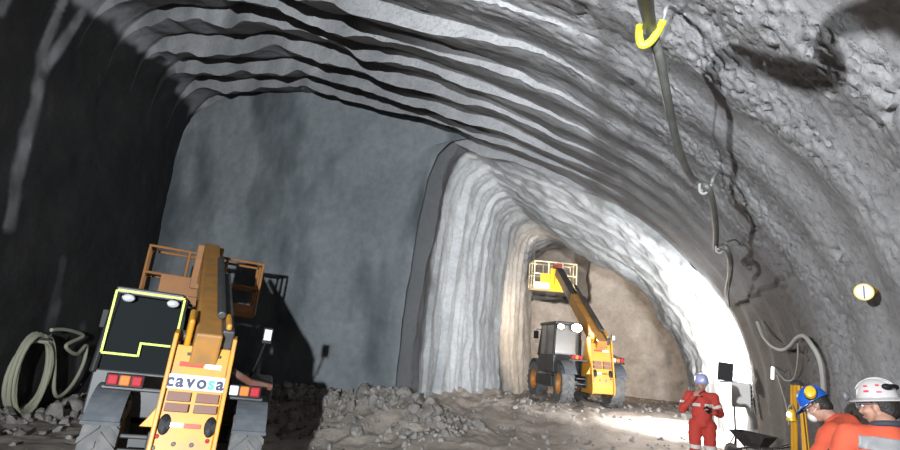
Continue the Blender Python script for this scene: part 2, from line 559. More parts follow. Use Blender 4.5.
# lit streaks of the left wall, painted pale into its colour
pale = np.zeros(VL.shape[:2])
for path in (((64, -25), (52, 20), (42, 55), (38, 95), (27, 140), (17, 180), (8, 225)), ((95, -30), (80, 5), (64, 38), (48, 62), (40, 80)), ((8, -20), (0, 10)), ((112, -10), (104, 14)), ((62, 262), (56, 300), (50, 335)), ((82, 330), (79, 372))):
    pp = []
    for (px, py) in path:
        d = sight(px, py, 1.0) - EYE
        # plane of the left wall
        k = (LEFT_BASE + 0.43 * FACE_S) / (d.x + 0.43 * d.y)
        pp.append(EYE + d * k)
    pp = np.array([tuple(v) for v in spline(pp, 8)])
    wgt = 0.42 if path[0][1] < 100 else 0.12
    for i in range(len(pp)):
        D = np.sqrt((VL[..., 1] - pp[i, 1]) ** 2 + (VL[..., 2] - pp[i, 2]) ** 2)
        wd = 0.17 + 0.08 * fbm(VL, 1.5, 2, 141)
        pale = np.maximum(pale, wgt * (1 - smooth(wd * 0.5, wd * 1.35, D)) * (0.75 + 0.5 * fbm(VL, 2.5, 2, 143)))
edge_ = np.abs(np.arange(VL.shape[0]) - VL.shape[0])[:, None] * 0.08
pale = np.maximum(pale, 0.55 * smooth(0.25, -0.25, edge_ - 0.45 - 0.7 * fbm(VL, 0.9, 3, 151)))
at_ = wl.data.attributes.new('pale', 'FLOAT', 'POINT')
at_.data.foreach_set('value', pale.reshape(-1).astype(np.float32))
nt_ = M['leftrock'].node_tree
an_ = nt_.nodes.new('ShaderNodeAttribute')
an_.attribute_name = 'pale'
mx_ = nt_.nodes.new('ShaderNodeMix')
mx_.data_type = 'RGBA'
bs_ = nt_.nodes['Principled BSDF']
src_ = bs_.inputs['Base Color'].links[0].from_socket
nt_.links.new(an_.outputs['Fac'], mx_.inputs[0])
nt_.links.new(src_, mx_.inputs[6])
mx_.inputs[7].default_value = (0.42, 0.42, 0.43, 1)
nt_.links.new(mx_.outputs[2], bs_.inputs['Base Color'])
grid_obj('ceiling', shell_points(srange(qL, qR, 0.075), S_far), M['vaultrough'])
S_right = np.concatenate([ringed(-4, 1.5, 0.1, EDGES)[:-1], ringed(1.5, 8, 0.027, EDGES)[:-1], ringed(8, FACE_S, 0.045, EDGES)])
VR = shell_points(srange(qR, ML[-1], 0.027), S_right)
wr = grid_obj('wall_right', VR, M['vaultrough'])
# brown tone with painted shade low on the wall beyond the tripod
shade_tone = smooth(7.6, 9.2, VR[..., 1] + 0.5 * fbm(VR, 0.8, 3, 161)) * smooth(3.7, 2.7, VR[..., 2] + 0.35 * fbm(VR, 0.9, 3, 162))
at_ = wr.data.attributes.new('shade_tone', 'FLOAT', 'POINT')
at_.data.foreach_set('value', (0.8 * shade_tone).reshape(-1).astype(np.float32))

# the pilot drift that carries on behind the face
Q0 = [(-6.0, -1.0), (-5.98, 0.2), (-5.95, 1.4), (-5.88, 3.2), (-5.75, 5.0), (-5.6, 6.3), (-5.35, 7.0), (-4.9, 7.4), (-4.3, 7.3), (-2.64, 6.5), (-1.12, 5.66), (0, 4.88), (0.69, 4.22), (1.4, 3.36), (1.78, 2.68), (2.0, 1.75), (2.05, 0.4), (2.05, -1.0)]
Q1 = [(-4.6, -1.0), (-4.6, 0.2), (-4.8, 1.4), (-4.95, 3.0), (-4.95, 4.6), (-4.9, 5.9), (-4.75, 6.5), (-4.3, 6.75), (-3.75, 6.73), (-2.0, 6.0), (-1.1, 5.45), (-0.33, 4.87), (0.3, 4.1), (0.83, 3.28), (1.2, 2.5), (1.49, 1.75), (1.6, 0.4), (1.6, -1.0)]
D0, L0 = dense(Q0)
D1, L1 = dense(Q1)
DRIFT_END = 25.0


def drift_points(q, s, grow=0.0):
    """q runs 0..1"""
    Q, S = np.meshgrid(q, s, indexing='ij')
    i = Q * (len(D0) - 1)
    ii = np.arange(len(D0))
    w = np.clip((S - FACE_S) / (DRIFT_END - FACE_S), 0, 1)
    pt = np.interp(i, ii, D0[:, 0]) * (1 - w) + np.interp(i, ii, D1[:, 0]) * w
    pz = np.interp(i, ii, D0[:, 1]) * (1 - w) + np.interp(i, ii, D1[:, 1]) * w
    # the right side and roof are sprayed thicker up to a lip at s = 20
    rt = np.interp(i, ii, D1[:, 0])
    rz = np.interp(i, ii, D1[:, 1])
    kk = 20.0 / 25.5
    w2 = np.clip((S - FACE_S) / (20.0 - FACE_S), 0, 1)
    lt = np.interp(i, ii, D0[:, 0]) * (1 - w2) + rt * kk * w2
    lz = np.interp(i, ii, D0[:, 1]) * (1 - w2) + np.where(rz > 1.0, (rz - 1.7) * kk + 1.7, rz) * w2
    mixr = smooth(0.42, 0.52, Q) * (1 - smooth(20.05, 20.35, S + 0.25 * fbm(np.stack([Q * 16, S * 0, Q * 0], -1), 0.6, 3, 66)))
    pt = pt * (1 - mixr) + lt * mixr
    pz = pz * (1 - mixr) + lz * mixr
    e = 14.0
    at = np.interp(np.clip(i + e, 0, ii[-1]), ii, D0[:, 0]) - np.interp(np.clip(i - e, 0, ii[-1]), ii, D0[:, 0])
    az = np.interp(np.clip(i + e, 0, ii[-1]), ii, D0[:, 1]) - np.interp(np.clip(i - e, 0, ii[-1]), ii, D0[:, 1])
    l = np.maximum(np.hypot(at, az), 1e-9)
    nt, nz = az / l, -at / l
    P3 = np.stack([pt, S, pz], -1)
    left = 1 - smooth(0.36, 0.5, Q)
    wob = 0.22 * fbm(np.stack([Q * 14, S * 0.7, Q * 0], -1), 0.5, 3, 61)
    ph = (S - FACE_S) / 0.95
    k = np.floor(ph)
    fr = ph - k
    S = S - wob * smooth(0, 0.8, S - FACE_S)
    P3 = np.stack([pt, S, pz], -1)
    amp = (0.09 + 0.20 * _hash(k.astype(np.int64), k.astype(np.int64) * 0, k.astype(np.int64) * 0, 9)) * (0.35 + 0.65 * left)
    saw = amp * (1 - fr) * smooth(-0.02, 0.10, fr) * (0.8 + 0.4 * vn(np.stack([Q * 9, k * 3.1, Q * 0], -1), 19))
    lump = fbm(P3 * [1.0, 2.2, 0.22], 1.6, 3, 75) * 0.07 * left + fbm(P3, 1.3, 3, 71) * (0.10 - 0.05 * left) + fbm(P3, 5.0, 2, 81) * 0.022
    ins = saw * (1 - 0.6 * smooth(17, 20, S)) + lump + grow
    ins = ins - 0.5 * (1 - smooth(0.0, 0.16, S - (FACE_S + 0.03))) * (0.25 + 0.75 * left)   # rounded mouth
    return np.stack([pt + nt * ins, S, pz + nz * ins], -1)


qd = srange(0, 1, 1 / 420)
sd = np.concatenate([srange(FACE_S + 0.03, 20, 0.05)[:-1], srange(20, DRIFT_END, 0.08)])
VD = drift_points(qd, sd)
VD[:, -1, 1] += 0.25 * fbm(VD[:, -1], 1.4, 2, 91)
nl, nr = int(0.40 * 420), int(0.80 * 420)
patch(M['drift'], 'shade_tone', (0.055, 0.056, 0.060))  # unlit band at the drift mouth, painted dark into the colour
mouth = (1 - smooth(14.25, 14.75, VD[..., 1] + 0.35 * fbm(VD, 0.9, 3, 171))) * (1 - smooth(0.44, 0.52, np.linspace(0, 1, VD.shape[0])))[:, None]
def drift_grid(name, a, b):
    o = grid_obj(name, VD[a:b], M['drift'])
    t_ = o.data.attributes.new('shade_tone', 'FLOAT', 'POINT')
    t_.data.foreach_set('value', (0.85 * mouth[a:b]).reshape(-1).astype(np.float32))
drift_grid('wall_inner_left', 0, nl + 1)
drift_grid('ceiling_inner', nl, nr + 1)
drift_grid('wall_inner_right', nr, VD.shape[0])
VE = drift_points(srange(0, 1, 1 / 160), srange(DRIFT_END - 0.3, 27.2, 0.12), grow=-0.45)
grid_obj('wall_inner_rear', VE, M['farface'])

# far rock face of the drift
T, Z = np.meshgrid(srange(-6.3, 3.0, 0.07), srange(-1, 8.2, 0.07), indexing='ij')
P3 = np.stack([T, T * 0 + 26.3, Z], -1)
P3[..., 1] += 0.28 * fbm(P3, 0.6, 3, 101) + 0.06 * fbm(P3, 3.0, 3, 102) + 0.10 * np.abs(fbm(P3 * [1, 1, 0.6], 1.3, 2, 103))
hole = smooth(-2.3, -2.9, P3[..., 0] + 0.3 * fbm(P3, 1.2, 2, 105)) * smooth(4.2, 4.8, P3[..., 2] + 0.3 * fbm(P3, 1.2, 2, 106))
P3[..., 1] += 3.5 * hole
grid_obj('wall_far', P3, M['farface'])

# main face (left of the drift mouth)
zr = srange(-1.2, 10.2, 0.07)
ql = np.array([q[0] for q in Q0[:8]])
qz = np.array([q[1] for q in Q0[:8]])
tmax = np.where(zr < 7.35, np.interp(zr, qz, ql) - 0.12, -4.6)
U, Z = np.meshgrid(srange(0, 1, 1 / 150), zr, indexing='ij')
TM = np.broadcast_to(tmax, Z.shape)
T = -15.6 + (TM + 15.6) * U
P3 = np.stack([T, T * 0 + FACE_S, Z], -1)
P3[..., 1] -= 0.16 * smooth(0.93, 1.0, U)
P3[..., 1] += 0.10 * fbm(P3, 0.35, 3, 111) + 0.02 * fbm(P3, 2.5, 3, 112) - 0.02
grid_obj('wall_front', P3, M['face'])


# ground
def ground_z(T, S):
    P = np.stack([T, S, T * 0], -1)
    z = -0.36 * smooth(-3.2, -5.2, T) * smooth(13.0, 9.5, S)
    z = z + 0.42 * smooth(12.5, 18.0, S)
    z = z + 0.35 * smooth(10.6, 13.4, S) * smooth(-4.6, -6.4, T) * smooth(-15, -9, T)        # spoil against the face
    z = z + 0.30 * np.exp(-(((T + 5.6) / 1.3) ** 2) - ((S - 12.9) / 1.5) ** 2)
    z = z + 0.24 * np.exp(-(((T - 0.1) / 1.5) ** 2) - ((S - 15.4) / 0.55) ** 2)             # low berm behind the person
    z = z + 0.34 * smooth(0.75, 1.75, T) * smooth(8.6, 10.4, S) * smooth(12.8, 11.6, S)      # bank along the right wall
    lump = 0.06 * fbm(P, 0.8, 3, 121) + 0.035 * fbm(P, 4.0, 3, 122)
    amp = 0.8 + 1.5 * smooth(10.0, 12.0, S) * smooth(-2.0, -5.0, T)
    z = z + lump * amp
    # wheel ruts curving up to the far machine
    c = -2.0 - 0.18 * (S - 12)
    for dx in (-0.95, 0.95):
        z = z - 0.07 * np.exp(-((T - c - dx) / 0.22) ** 2) * smooth(6, 8, S)
        z = z + 0.05 * np.exp(-((T - c - dx - 0.38) / 0.16) ** 2) * smooth(6, 8, S)
    return z


gs = np.concatenate([srange(-9, 4, 0.25)[:-1], srange(4, 27.2, 0.075)])
T, S = np.meshgrid(srange(-15.6, 3.2, 0.075), gs, indexing='ij')
grid_obj('floor', np.stack([T, S, ground_z(T, S)], -1), M['ground'])


def gz(t, s):
    return float(ground_z(np.array([[t]], dtype=float), np.array([[s]], dtype=float))[0, 0])


# loose rubble: nobody could count it
def rock_shape(seed):
    bm = bmesh.new()
    bmesh.ops.create_icosphere(bm, subdivisions=2, radius=1)
    co = np.array([v.co for v in bm.verts])
    d = 1 + 0.38 * fbm(co + seed * 9.1, 0.9, 2, seed)
    co = co * d[:, None]
    r = random.Random(seed)
    for _ in range(5):                     # broken flat sides
        n = Vector((r.gauss(0, 1), r.gauss(0, 1), r.gauss(0, 1))).normalized()
        dd = co @ np.array(n)
        co -= np.outer(np.maximum(dd - 0.62, 0), np.array(n))
    fs = [tuple(v.index for v in f.verts) for f in bm.faces]
    bm.free()
    return co, fs


SHAPES = [rock_shape(k + 1) for k in range(6)]


def rubble(name, spots, label):
    mb = MB()
    for (t, s, r) in spots:
        co, fs = random.choice(SHAPES)
        R = np.array(Euler((random.uniform(0, 6), random.uniform(0, 6), random.uniform(0, 6))).to_matrix())
        sc = np.array([random.uniform(0.75, 1.2), random.uniform(0.75, 1.2), random.uniform(0.6, 0.95)])
        p = (co * sc) @ R.T * r + np.array([t, s, gz(t, s) + r * 0.22])
        mb.add(p, fs)
    o = mb.build(name, M['rubble'])
    tag(o, label, 'rubble')
    o['kind'] = 'stuff'
    return o


rs = random.Random(3)
sp = []
for _ in range(1100):
    t = rs.uniform(-11.5, -3.6)
    s = 13.5 - abs(rs.gauss(0, 1.3))
    sp.append((t, s, min(0.21, 0.035 + rs.expovariate(1 / 0.035))))
rubble('rubble_heap', sp, 'heap of broken grey rock along the foot of the flat shotcrete face')
sp = []
for _ in range(800):
    t, s = rs.uniform(-5.6, 1.4), rs.uniform(7.5, 25)
    if abs(t - 0.8) < 0.5 and abs(s - 10.5) < 0.5:
        continue
    sp.append((t, s, min(0.13, 0.018 + rs.expovariate(1 / 0.022))))
rubble('rubble_scatter', sp, 'loose stones scattered over the muddy drift ground')
sp = []
for _ in range(260):
    s = rs.uniform(5.5, 12.5)
    tl = LEFT_BASE + 0.43 * (FACE_S - s)
    t = tl + abs(rs.gauss(0.3, 0.8))
    sp.append((t, s, min(0.28, 0.05 + rs.expovariate(1 / 0.06))))
rubble('rubble_bank', sp, 'dark broken rock banked against the black left wall below the hose coil')
sp = []
for _ in range(170):
    s = rs.uniform(7.0, 13.5)
    sp.append((2.0 - abs(rs.gauss(0, 0.22)), s, min(0.2, 0.04 + rs.expovariate(1 / 0.05))))
rubble('rubble_edge', sp, 'brown stones along the foot of the right wall beside the wheelbarrow')


# ------------------------------------------------------------------ telehandlers
def text_mesh(txt, size, depth):
    c = bpy.data.curves.new('txt', 'FONT')
    c.body = txt
    c.size = size
    c.extrude = depth
    c.offset = size * 0.034
    o = bpy.data.objects.new('txt', c)
    COL.objects.link(o)
    dg = bpy.context.evaluated_depsgraph_get()
    dg.update()
    me = bpy.data.meshes.new_from_object(o.evaluated_get(dg))
    w = max(v.co.x for v in me.vertices)
    w0 = min(v.co.x for v in me.vertices)
    bpy.data.objects.remove(o)
    return me, w0, w


def make_wheel(root, x, y, r, side, steer=0.0):
    w = 0.40
    R = Matrix.Translation(Vector((x, y, r))) @ Euler((0, 0, steer)).to_matrix().to_4x4() @ Euler((0, PI / 2, 0)).to_matrix().to_4x4()
    mb = MB()
    pr = [(r * 0.52, -w * 0.42), (r * 0.72, -w * 0.5), (r * 0.88, -w * 0.48), (r * 0.945, -w * 0.36), (r * 0.955, 0), (r * 0.945, w * 0.36), (r * 0.88, w * 0.48), (r * 0.72, w * 0.5), (r * 0.52, w * 0.42), (r * 0.50, 0)]
    mb.lathe(pr, R, 40, close=True)
    n = 18
    for k in range(n):                      # chevron tread lugs
        for sg in (-1, 1):
            a = 2 * PI * (k + (0.5 if sg > 0 else 0)) / n
            vs = []
            for (zz, da) in ((0.01, 0.0), (w * 0.5, 0.30)):
                for (dr) in (0.93, 1.0):
                    for dd in (-0.055, 0.055):
                        ang = a + da + dd
                        rr = r * (dr if zz < 0.1 else dr - 0.03)
                        vs.append(R @ Vector((rr * math.cos(ang), rr * math.sin(ang), sg * zz)))
            mb.add(vs, [(0, 1, 3, 2), (4, 6, 7, 5), (0, 4, 5, 1), (2, 3, 7, 6), (0, 2, 6, 4), (1, 5, 7, 3)])
    t = mb.build('wheel', M['tyre'], root, smoothed=True)
    mb = MB()
    s = side
    mb.lathe([(0.0, s * 0.10), (r * 0.18, s * 0.10), (r * 0.2, s * 0.06), (r * 0.42, s * 0.03), (r * 0.47, s * w * 0.40), (r * 0.535, s * w * 0.44), (r * 0.535, -s * w * 0.4), (0.0, -s * w * 0.35)], R, 28)
    for k in range(8):
        a = 2 * PI * k / 8
        c = R @ Vector((r * 0.29 * math.cos(a), r * 0.29 * math.sin(a), s * 0.06))
        mb.ball(c, 0.022, n=8, rings=5)
    mb.build('rim', M['rim'], t, smoothed=True)


def make_fender(root, x, y, r, cover0, cover1):
    """bent mudguard over a wheel, angles in degrees from straight back (0) over the top (90)"""
    mb = MB()
    n = 14
    w = 0.38
    outer, inner = [], []
    for k in range(n + 1):
        a = math.radians(cover0 + (cover1 - cover0) * k / n)
        outer.append((y - (r + 0.11) * math.cos(a), r + (r + 0.11) * math.sin(a)))
        inner.append((y - (r + 0.085) * math.cos(a), r + (r + 0.085) * math.sin(a)))
    for k in range(n):
        q = [outer[k], outer[k + 1], inner[k + 1], inner[k]]
        tp = 0.06 * max(0, 1 - k / 4)
        mb.prism(q, x - w / 2, x + w / 2)
    mb.prism([(outer[0][0] - 0.02, outer[0][1] - 0.02), (outer[0][0] - 0.02, outer[0][1] + 0.02), (outer[0][0] + 0.04, outer[0][1] + 0.02), (outer[0][0] + 0.04, outer[0][1] - 0.02)], x - w / 2 - 0.01, x + w / 2 + 0.01)
    return mb.build('fender', M['fender'], root, smoothed=True)


def make_telehandler(root, boom_elev, boom_len, boom_yaw, basket, lamps_on, sign, basket_mats, tape, steer=0.0):
    r = 0.62
    WB = 2.75
    TR = 0.81
    # chassis
    mb = MB()
    mb.box((0, WB / 2, 0.72), (0.62, WB + 1.1, 0.34))
    mb.box((0, 0, r), (1.5, 0.22, 0.24))
    mb.box((0, WB, r), (1.5, 0.22, 0.24))
    mb.box((0.75, 1.35, 0.78), (0.62, 1.7, 0.5))
    mb.box((-0.75, 1.35, 0.66), (0.62, 1.7, 0.34))
    mb.bar((-0.9, -0.62, 1.36), (0.9, -0.62, 1.36), 0.07, 0.05)
    mb.bar((-0.6, -0.5, 0.82), (-0.28, -0.5, 0.82), 0.05, 0.05)
    mb.bar((-0.6, -0.5, 0.66), (-0.28, -0.5, 0.66), 0.05, 0.05)
    mb.build('chassis', M['black'], root, bevel=0.015)
    for sx in (-1, 1):
        make_wheel(root, sx * TR, 0, r, sx, -steer)
        make_wheel(root, sx * TR, WB, r, sx, steer)
        make_fender(root, sx * TR, 0, r, 28, 118)
        make_fender(root, sx * TR, WB, r, 55, 150)
    # rear tower (counterweight)
    cx = 0.10
    mb = MB()
    prof_side = [(-0.98, 0.42), (-1.0, 0.62), (-0.70, 2.05), (-0.50, 2.10), (-0.28, 1.95), (-0.05, 1.0), (-0.05, 0.42)]
    mb.prism(prof_side, cx - 0.36, cx - 0.31)
    mb.prism(prof_side, cx + 0.31, cx + 0.36)
    mb.prism([(-0.94, 0.44), (-0.95, 0.62), (-0.65, 1.92), (-0.42, 1.86), (-0.1, 0.9), (-0.1, 0.44)], cx - 0.31, cx + 0.31)
    tower = mb.build('rear_tower', M['yellow'], root, bevel=0.012)
    def on_back(u, h, out=0.0):
        """point on the sloping back plate: u across, h height"""
        y = -0.95 + (h - 0.62) / 1.30 * 0.30
        return Vector((cx + u, y - out, h))
    tilt = Euler((-math.atan2(0.30, 1.30), 0, 0)).to_matrix()
    def plate(name, m, u, h, w, hh, d=0.012, out=0.006, parent=tower, bevel=0.003):
        b = MB()
        b.box(on_back(u, h, out), (w, d, hh), tilt)
        return b.build(name, m, parent, bevel=bevel)
    plate('red_strip', M['red'], -0.10, 1.70, 0.26, 0.055)
    plate('white_strip', M['white'], 0.145, 1.695, 0.19, 0.055)
    plate('white_strip', M['white'], -0.12, 1.03, 0.16, 0.05)
    plate('red_strip', M['red'], 0.06, 1.025, 0.18, 0.05)
    for sx in (-0.155, 0.155):
        plate('hinge_plate', M['brown'], sx, 1.335, 0.25, 0.105, d=0.05, out=0.025)
        plate('hinge_plate', M['brown'], sx, 1.215, 0.25, 0.09, d=0.07, out=0.035)
    for sx in (-0.24, 0.25):
        b = MB()
        b.lathe([(0.0, 0.0), (0.058, 0.0), (0.066, -0.008), (0.066, -0.016)], Matrix.Translation(on_back(sx, 1.03, 0.016)) @ tilt.to_4x4() @ Euler((PI / 2, 0, 0)).to_matrix().to_4x4() @ Matrix.Diagonal((1, 1.75, 1, 1)), 24)
        b.build('port', M['plasticblack'], tower, smoothed=True)
    for sx in (-0.13, 0.17):
        b = MB()
        b.box(on_back(sx, 1.82, 0.012), (0.085, 0.03, 0.035), tilt)
        b.build('lifting_eye', M['dark'], tower, bevel=0.01)
    for (sx, h, m) in ((-0.29, 0.90, 'redlens'), (0.25, 0.88, 'redlens'), (-0.10, 0.83, 'dark'), (0.09, 0.83, 'dark'), (-0.3, 0.78, 'dark')):
        b = MB()
        b.lathe([(0, 0.012), (0.02, 0.012), (0.026, 0.0)], Matrix.Translation(on_back(sx, h, 0.004)) @ tilt.to_4x4() @ Euler((PI / 2, 0, 0)).to_matrix().to_4x4(), 14)
        b.build('stud', M[m], tower, smoothed=True)
    b = MB()
    b.prism([(cx - 0.36, 1.20), (cx - 0.36, 0.98), (cx - 0.50, 0.98), (cx - 0.43, 1.08)], -0.80, -0.76, axis='y')
    b.build('side_flap', M['yellow'], tower, bevel=0.006)
    if sign:
        sb = plate('sign_board', M['signwhite'], 0.0, 1.50, 0.69, 0.17, d=0.016, out=0.03)
        size = 0.205
        total = 0
        parts = []
        for ch in 'cavosa':
            me, w0, w1 = text_mesh(ch, size, 0.003)
            parts.append((ch, me, w0, w1))
            total += (w1 - w0) + 0.018
        sc_x = 0.655 / total
        xx = -0.327
        x = xx
        for ch, me, w0, w1 in parts:
            b = MB()
            vs = []
            for v in me.vertices:
                lx = x + (v.co.x - w0) * sc_x
                vs.append(on_back(lx, 1.50, 0.041) + tilt @ Vector((0, -v.co.z, v.co.y - 0.055)))
            b.add(vs, [tuple(p.vertices) for p in me.polygons])
            lo = b.build('letter', M['cyan' if ch == 's' else 'navy'], sb)
            if ch == 's':
                lo['label'] = 'cyan letter'
            x += ((w1 - w0) + 0.018) * sc_x
    # tail lamps
    for sx in (-1, 1):
        b = MB()
        x0 = sx * 0.66
        b.box((x0, -0.66, 1.445), (0.40, 0.06, 0.15))
        tl = b.build('tail_lamp', M['plasticblack'], root, bevel=0.012)
        order = ['redlens', 'amber', 'redlens'] if sx < 0 else ['clearlens', 'amber', 'redlens']
        for k, mn in enumerate(order):
            b = MB()
            b.box((x0 + (k - 1) * 0.125, -0.70, 1.45), (0.11, 0.04, 0.115))
            lo = b.build('lens', M[mn], tl, bevel=0.018, seg=3)
            lo['label'] = {'redlens': 'red lens', 'amber': 'amber lens', 'clearlens': 'clear lens'}[mn]
    # cab
    x0, x1, y0, y1, zb, zt = -1.14, -0.26, 0.10, 1.75, 0.95, 2.5
    ins = 0.06
    b = MB()
    b.box(((x0 + x1) / 2, (y0 + y1) / 2, 1.22), (x1 - x0, y1 - y0, 0.56))
    b.box(((x0 + x1) / 2, (y0 + y1) / 2, zt), (x1 - x0 - 0.06, y1 - y0 + 0.02, 0.10))
    for (xa, ya, xb, yb) in ((x0, y0, x0 + ins, y0 + 0.05), (x1, y0, x1 - 0.02, y0 + 0.05), (x0, y1, x0 + ins, y1 - 0.25), (x1, y1, x1 - 0.02, y1 - 0.25), (x0, 0.95, x0 + ins, 0.95)):
        b.bar((xa, ya, 1.45), (xb, yb, zt), 0.07, 0.07)
    cab = b.build('cab', M['black'], root, bevel=0.02)
    b = MB()
    b.prism([(y0 + 0.02, 1.48), (y0 + 0.065, zt - 0.06), (y0 + 0.075, zt - 0.06), (y0 + 0.03, 1.48)], x0 + 0.06, x1 - 0.05)
    b.build('rear_window', M['glass'] if not lamps_on else M['glassfar'], cab)
    b = MB()
    b.prism([(y0 + 0.1, 1.5), (y0 + 0.12, zt - 0.06), (y1 - 0.28, zt - 0.06), (y1 - 0.06, 1.5)], x0 + 0.03, x0 + 0.036)
    b.build('side_window', M['glass'] if not lamps_on else M['glassfar'], cab)
    b = MB()
    b.bar((x0 + 0.04, 1.74, 1.5), (x0 + 0.09, 1.52, zt - 0.06), 0.01, 0.01)
    b.prism([(y1 - 0.005, 1.5), (y1 - 0.23, zt - 0.06), (y1 - 0.24, zt - 0.06), (y1 - 0.015, 1.5)], x0 + 0.08, x1 - 0.06)
    b.build('windscreen', M['glass'] if not lamps_on else M['glassfar'], cab)
    b = MB()
    b.box((-0.66, 0.85, 1.55), (0.46, 0.14, 0.5))
    b.box((-0.66, 1.05, 1.36), (0.46, 0.44, 0.14))
    b.build('operator_seat', M['plasticblack'], cab, bevel=0.03)
    if tape:
        b = MB()
        w = 0.027
        yb = lambda z: y0 - 0.02
        xl, xr = x0 + 0.035, x1 - 0.02
        ztop, zlow, znotch = zt - 0.005, 1.70, 1.86
        seq = [(xl + 0.02, ztop), (xr, ztop), (xr - 0.01, znotch + 0.08)]
        b.box(((xl + xr) / 2 + 0.01, yb(0), ztop), (xr - xl - 0.02, 0.012, w))
        b.box((xl + 0.01, yb(0), (ztop + zlow) / 2), (w, 0.012, ztop - zlow))
        b.box((xr, yb(0), (ztop + znotch) / 2 + 0.06), (w, 0.012, ztop - znotch - 0.14))
        xm = xl + (xr - xl) * 0.52
        b.box(((xl + xm) / 2 + 0.01, yb(0), zlow), (xm - xl, 0.012, w))
        b.box((xm, yb(0), (zlow + znotch) / 2), (w, 0.012, znotch - zlow + w))
        b.box(((xm + xr) / 2 - 0.02, yb(0), znotch), (xr - xm - 0.05, 0.012, w))
        b.build('reflective_tape', M['tape'], cab)
    for k, (lx) in enumerate((x0 + 0.20, x1 - 0.15)):
        Mx = mtx_axis((lx, y0 - 0.06, zt - 0.09 if not lamps_on else zt - 0.12), (0.1, -1, -0.05 if not lamps_on else 0.12))
        b = MB()
        rr = 0.062 if not lamps_on else (0.105 if k == 0 else 0.165)
        sh = Matrix.Diagonal((1.25, 0.85, 1, 1))
        b.lathe([(0.0, -0.09), (rr * 0.5, -0.085), (rr, -0.03), (rr * 1.05, 0.012), (rr * 0.95, 0.012), (rr * 0.9, -0.01), (0, -0.01)], Mx @ sh, 24)
        b.bar((lx, y0 - 0.03, zt - 0.05), (lx, y0 + 0.05, zt), 0.03, 0.03)
        lamp = b.build('work_lamp', M['plasticblack'], cab, smoothed=True)
        b = MB()
        b.lathe([(0.0, 0.012), (rr * 0.5, 0.008), (rr * 0.88, -0.004)], Mx @ sh, 24)
        b.build('lens', (M['lampwarm2'] if k == 0 else M['lampwarm']) if lamps_on else M['chrome'], lamp, smoothed=True)
    # mirror on the left of the cab
    b = MB()
    b.tube([(x0 + 0.02, 1.5, 2.3), (x0 - 0.14, 1.5, 2.32), (x0 - 0.2, 1.45, 2.25)], 0.014, 8)
    b.box((x0 - 0.2, 1.43, 2.12), (0.16, 0.05, 0.26))
    b.build('mirror', M['plasticblack'], root, bevel=0.02)
    # engine bonnet on the right
    b = MB()
    b.prism([(0.25, 0.9), (0.25, 1.52), (0.5, 1.60), (1.9, 1.44), (2.1, 1.2), (2.1, 0.9)], 0.47, 1.08)
    b.build('engine_bonnet', M['black'] if not lamps_on else M['dark'], root, bevel=0.05, seg=3)
    b = MB()
    b.tube([(0.74, 0.45, 1.5), (0.80, 0.28, 1.75), (0.86, 0.2, 2.05)], 0.018, 8)
    b.box((0.87, 0.18, 2.15), (0.13, 0.07, 0.22))
    mi = b.build('mirror', M['plasticblack'] if not lamps_on else M['plasticgrey'], root, bevel=0.02)
    b = MB()
    b.box((0.87, 0.14, 2.16), (0.10, 0.012, 0.15))
    b.build('mirror_glass', M['clearlens'], mi, bevel=0.004)
    b = MB()
    b.tube([(0.48, -0.5, 1.66), (0.72, -0.4, 1.54), (1.0, -0.35, 1.50)], 0.045, 8)
    b.build('exhaust_pipe', M['pipebrown'], root, smoothed=True)
    # boom
    B0 = Vector((cx, -0.40, 2.02))
    dirb = Euler((0, 0, boom_yaw)).to_matrix() @ Vector((0, math.cos(boom_elev), math.sin(boom_elev)))
    R = frame_of(dirb)
    up_ = R @ Vector((0, 0, 1))
    side_ = R @ Vector((1, 0, 0))
    b = MB()
    L1_ = boom_len * 0.55
    b.box(B0 + dirb * (L1_ / 2 - 0.2), (0.31, L1_ + 0.4, 0.42), R)
    bm_ = b.build('boom', M['boombrown'], root, bevel=0.03)
    b = MB()
    b.box(B0 + dirb * (L1_ + boom_len * 0.22), (0.28, boom_len * 0.46, 0.34), R)
    b.build('boom_inner_section', M['boombrown'] if not lamps_on else M['dark'], bm_, bevel=0.025)
    b = MB()
    b.box(B0 + dirb * (L1_ * 0.42) + side_ * 0.22 + up_ * 0.10, (0.14, L1_ * 1.05, 0.26), R)
    b.tube([B0 + dirb * 0.1 + side_ * 0.12 + up_ * 0.29, B0 + dirb * (L1_ + 0.5) + side_ * 0.12 + up_ * 0.29], 0.055, 12)
    b.build('hose_guard', M['dark'], bm_, bevel=0.02)
    for sx in (-0.16, 0.16):
        b = MB()
        p = B0 + side_ * sx * 1.35 + up_ * 0.02
        b.box(p, (0.07, 0.42, 0.56), R)
        b.build('pivot_lug', M['yellow'], bm_, bevel=0.05, seg=3)
    b = MB()
    b.tube([B0 - side_ * 0.33, B0 + side_ * 0.33], 0.07, 16)
    b.build('pivot_pin', M['dark'], bm_, smoothed=True)
    b = MB()
    p0, p1 = Vector((cx + 0.05, 1.35, 0.95)), B0 + dirb * (L1_ * 0.62) - up_ * 0.2
    b.tube([p0, p0.lerp(p1, 0.6)], 0.075, 14)
    b.tube([p0.lerp(p1, 0.55), p1], 0.045, 14)
    b.build('lift_cylinder', M['dark'], root, smoothed=True)
    # boom head and man basket
    tip = B0 + dirb * boom_len
    flat = Vector((dirb.x, dirb.y, 0)).normalized()
    lat = Vector((flat.y, -flat.x, 0))
    b = MB()
    b.bar(tip - dirb * 0.2, tip + flat * 0.3 + Vector((0, 0, -0.55)), 0.26, 0.3)
    b.bar(tip + flat * 0.3 + Vector((0, 0, -0.75)), tip + flat * 0.3 + Vector((0, 0, 0.15)), 0.5, 0.12)
    b.build('boom_head', M[basket_mats[0]], bm_, bevel=0.02)
    w, d, h, drop = basket
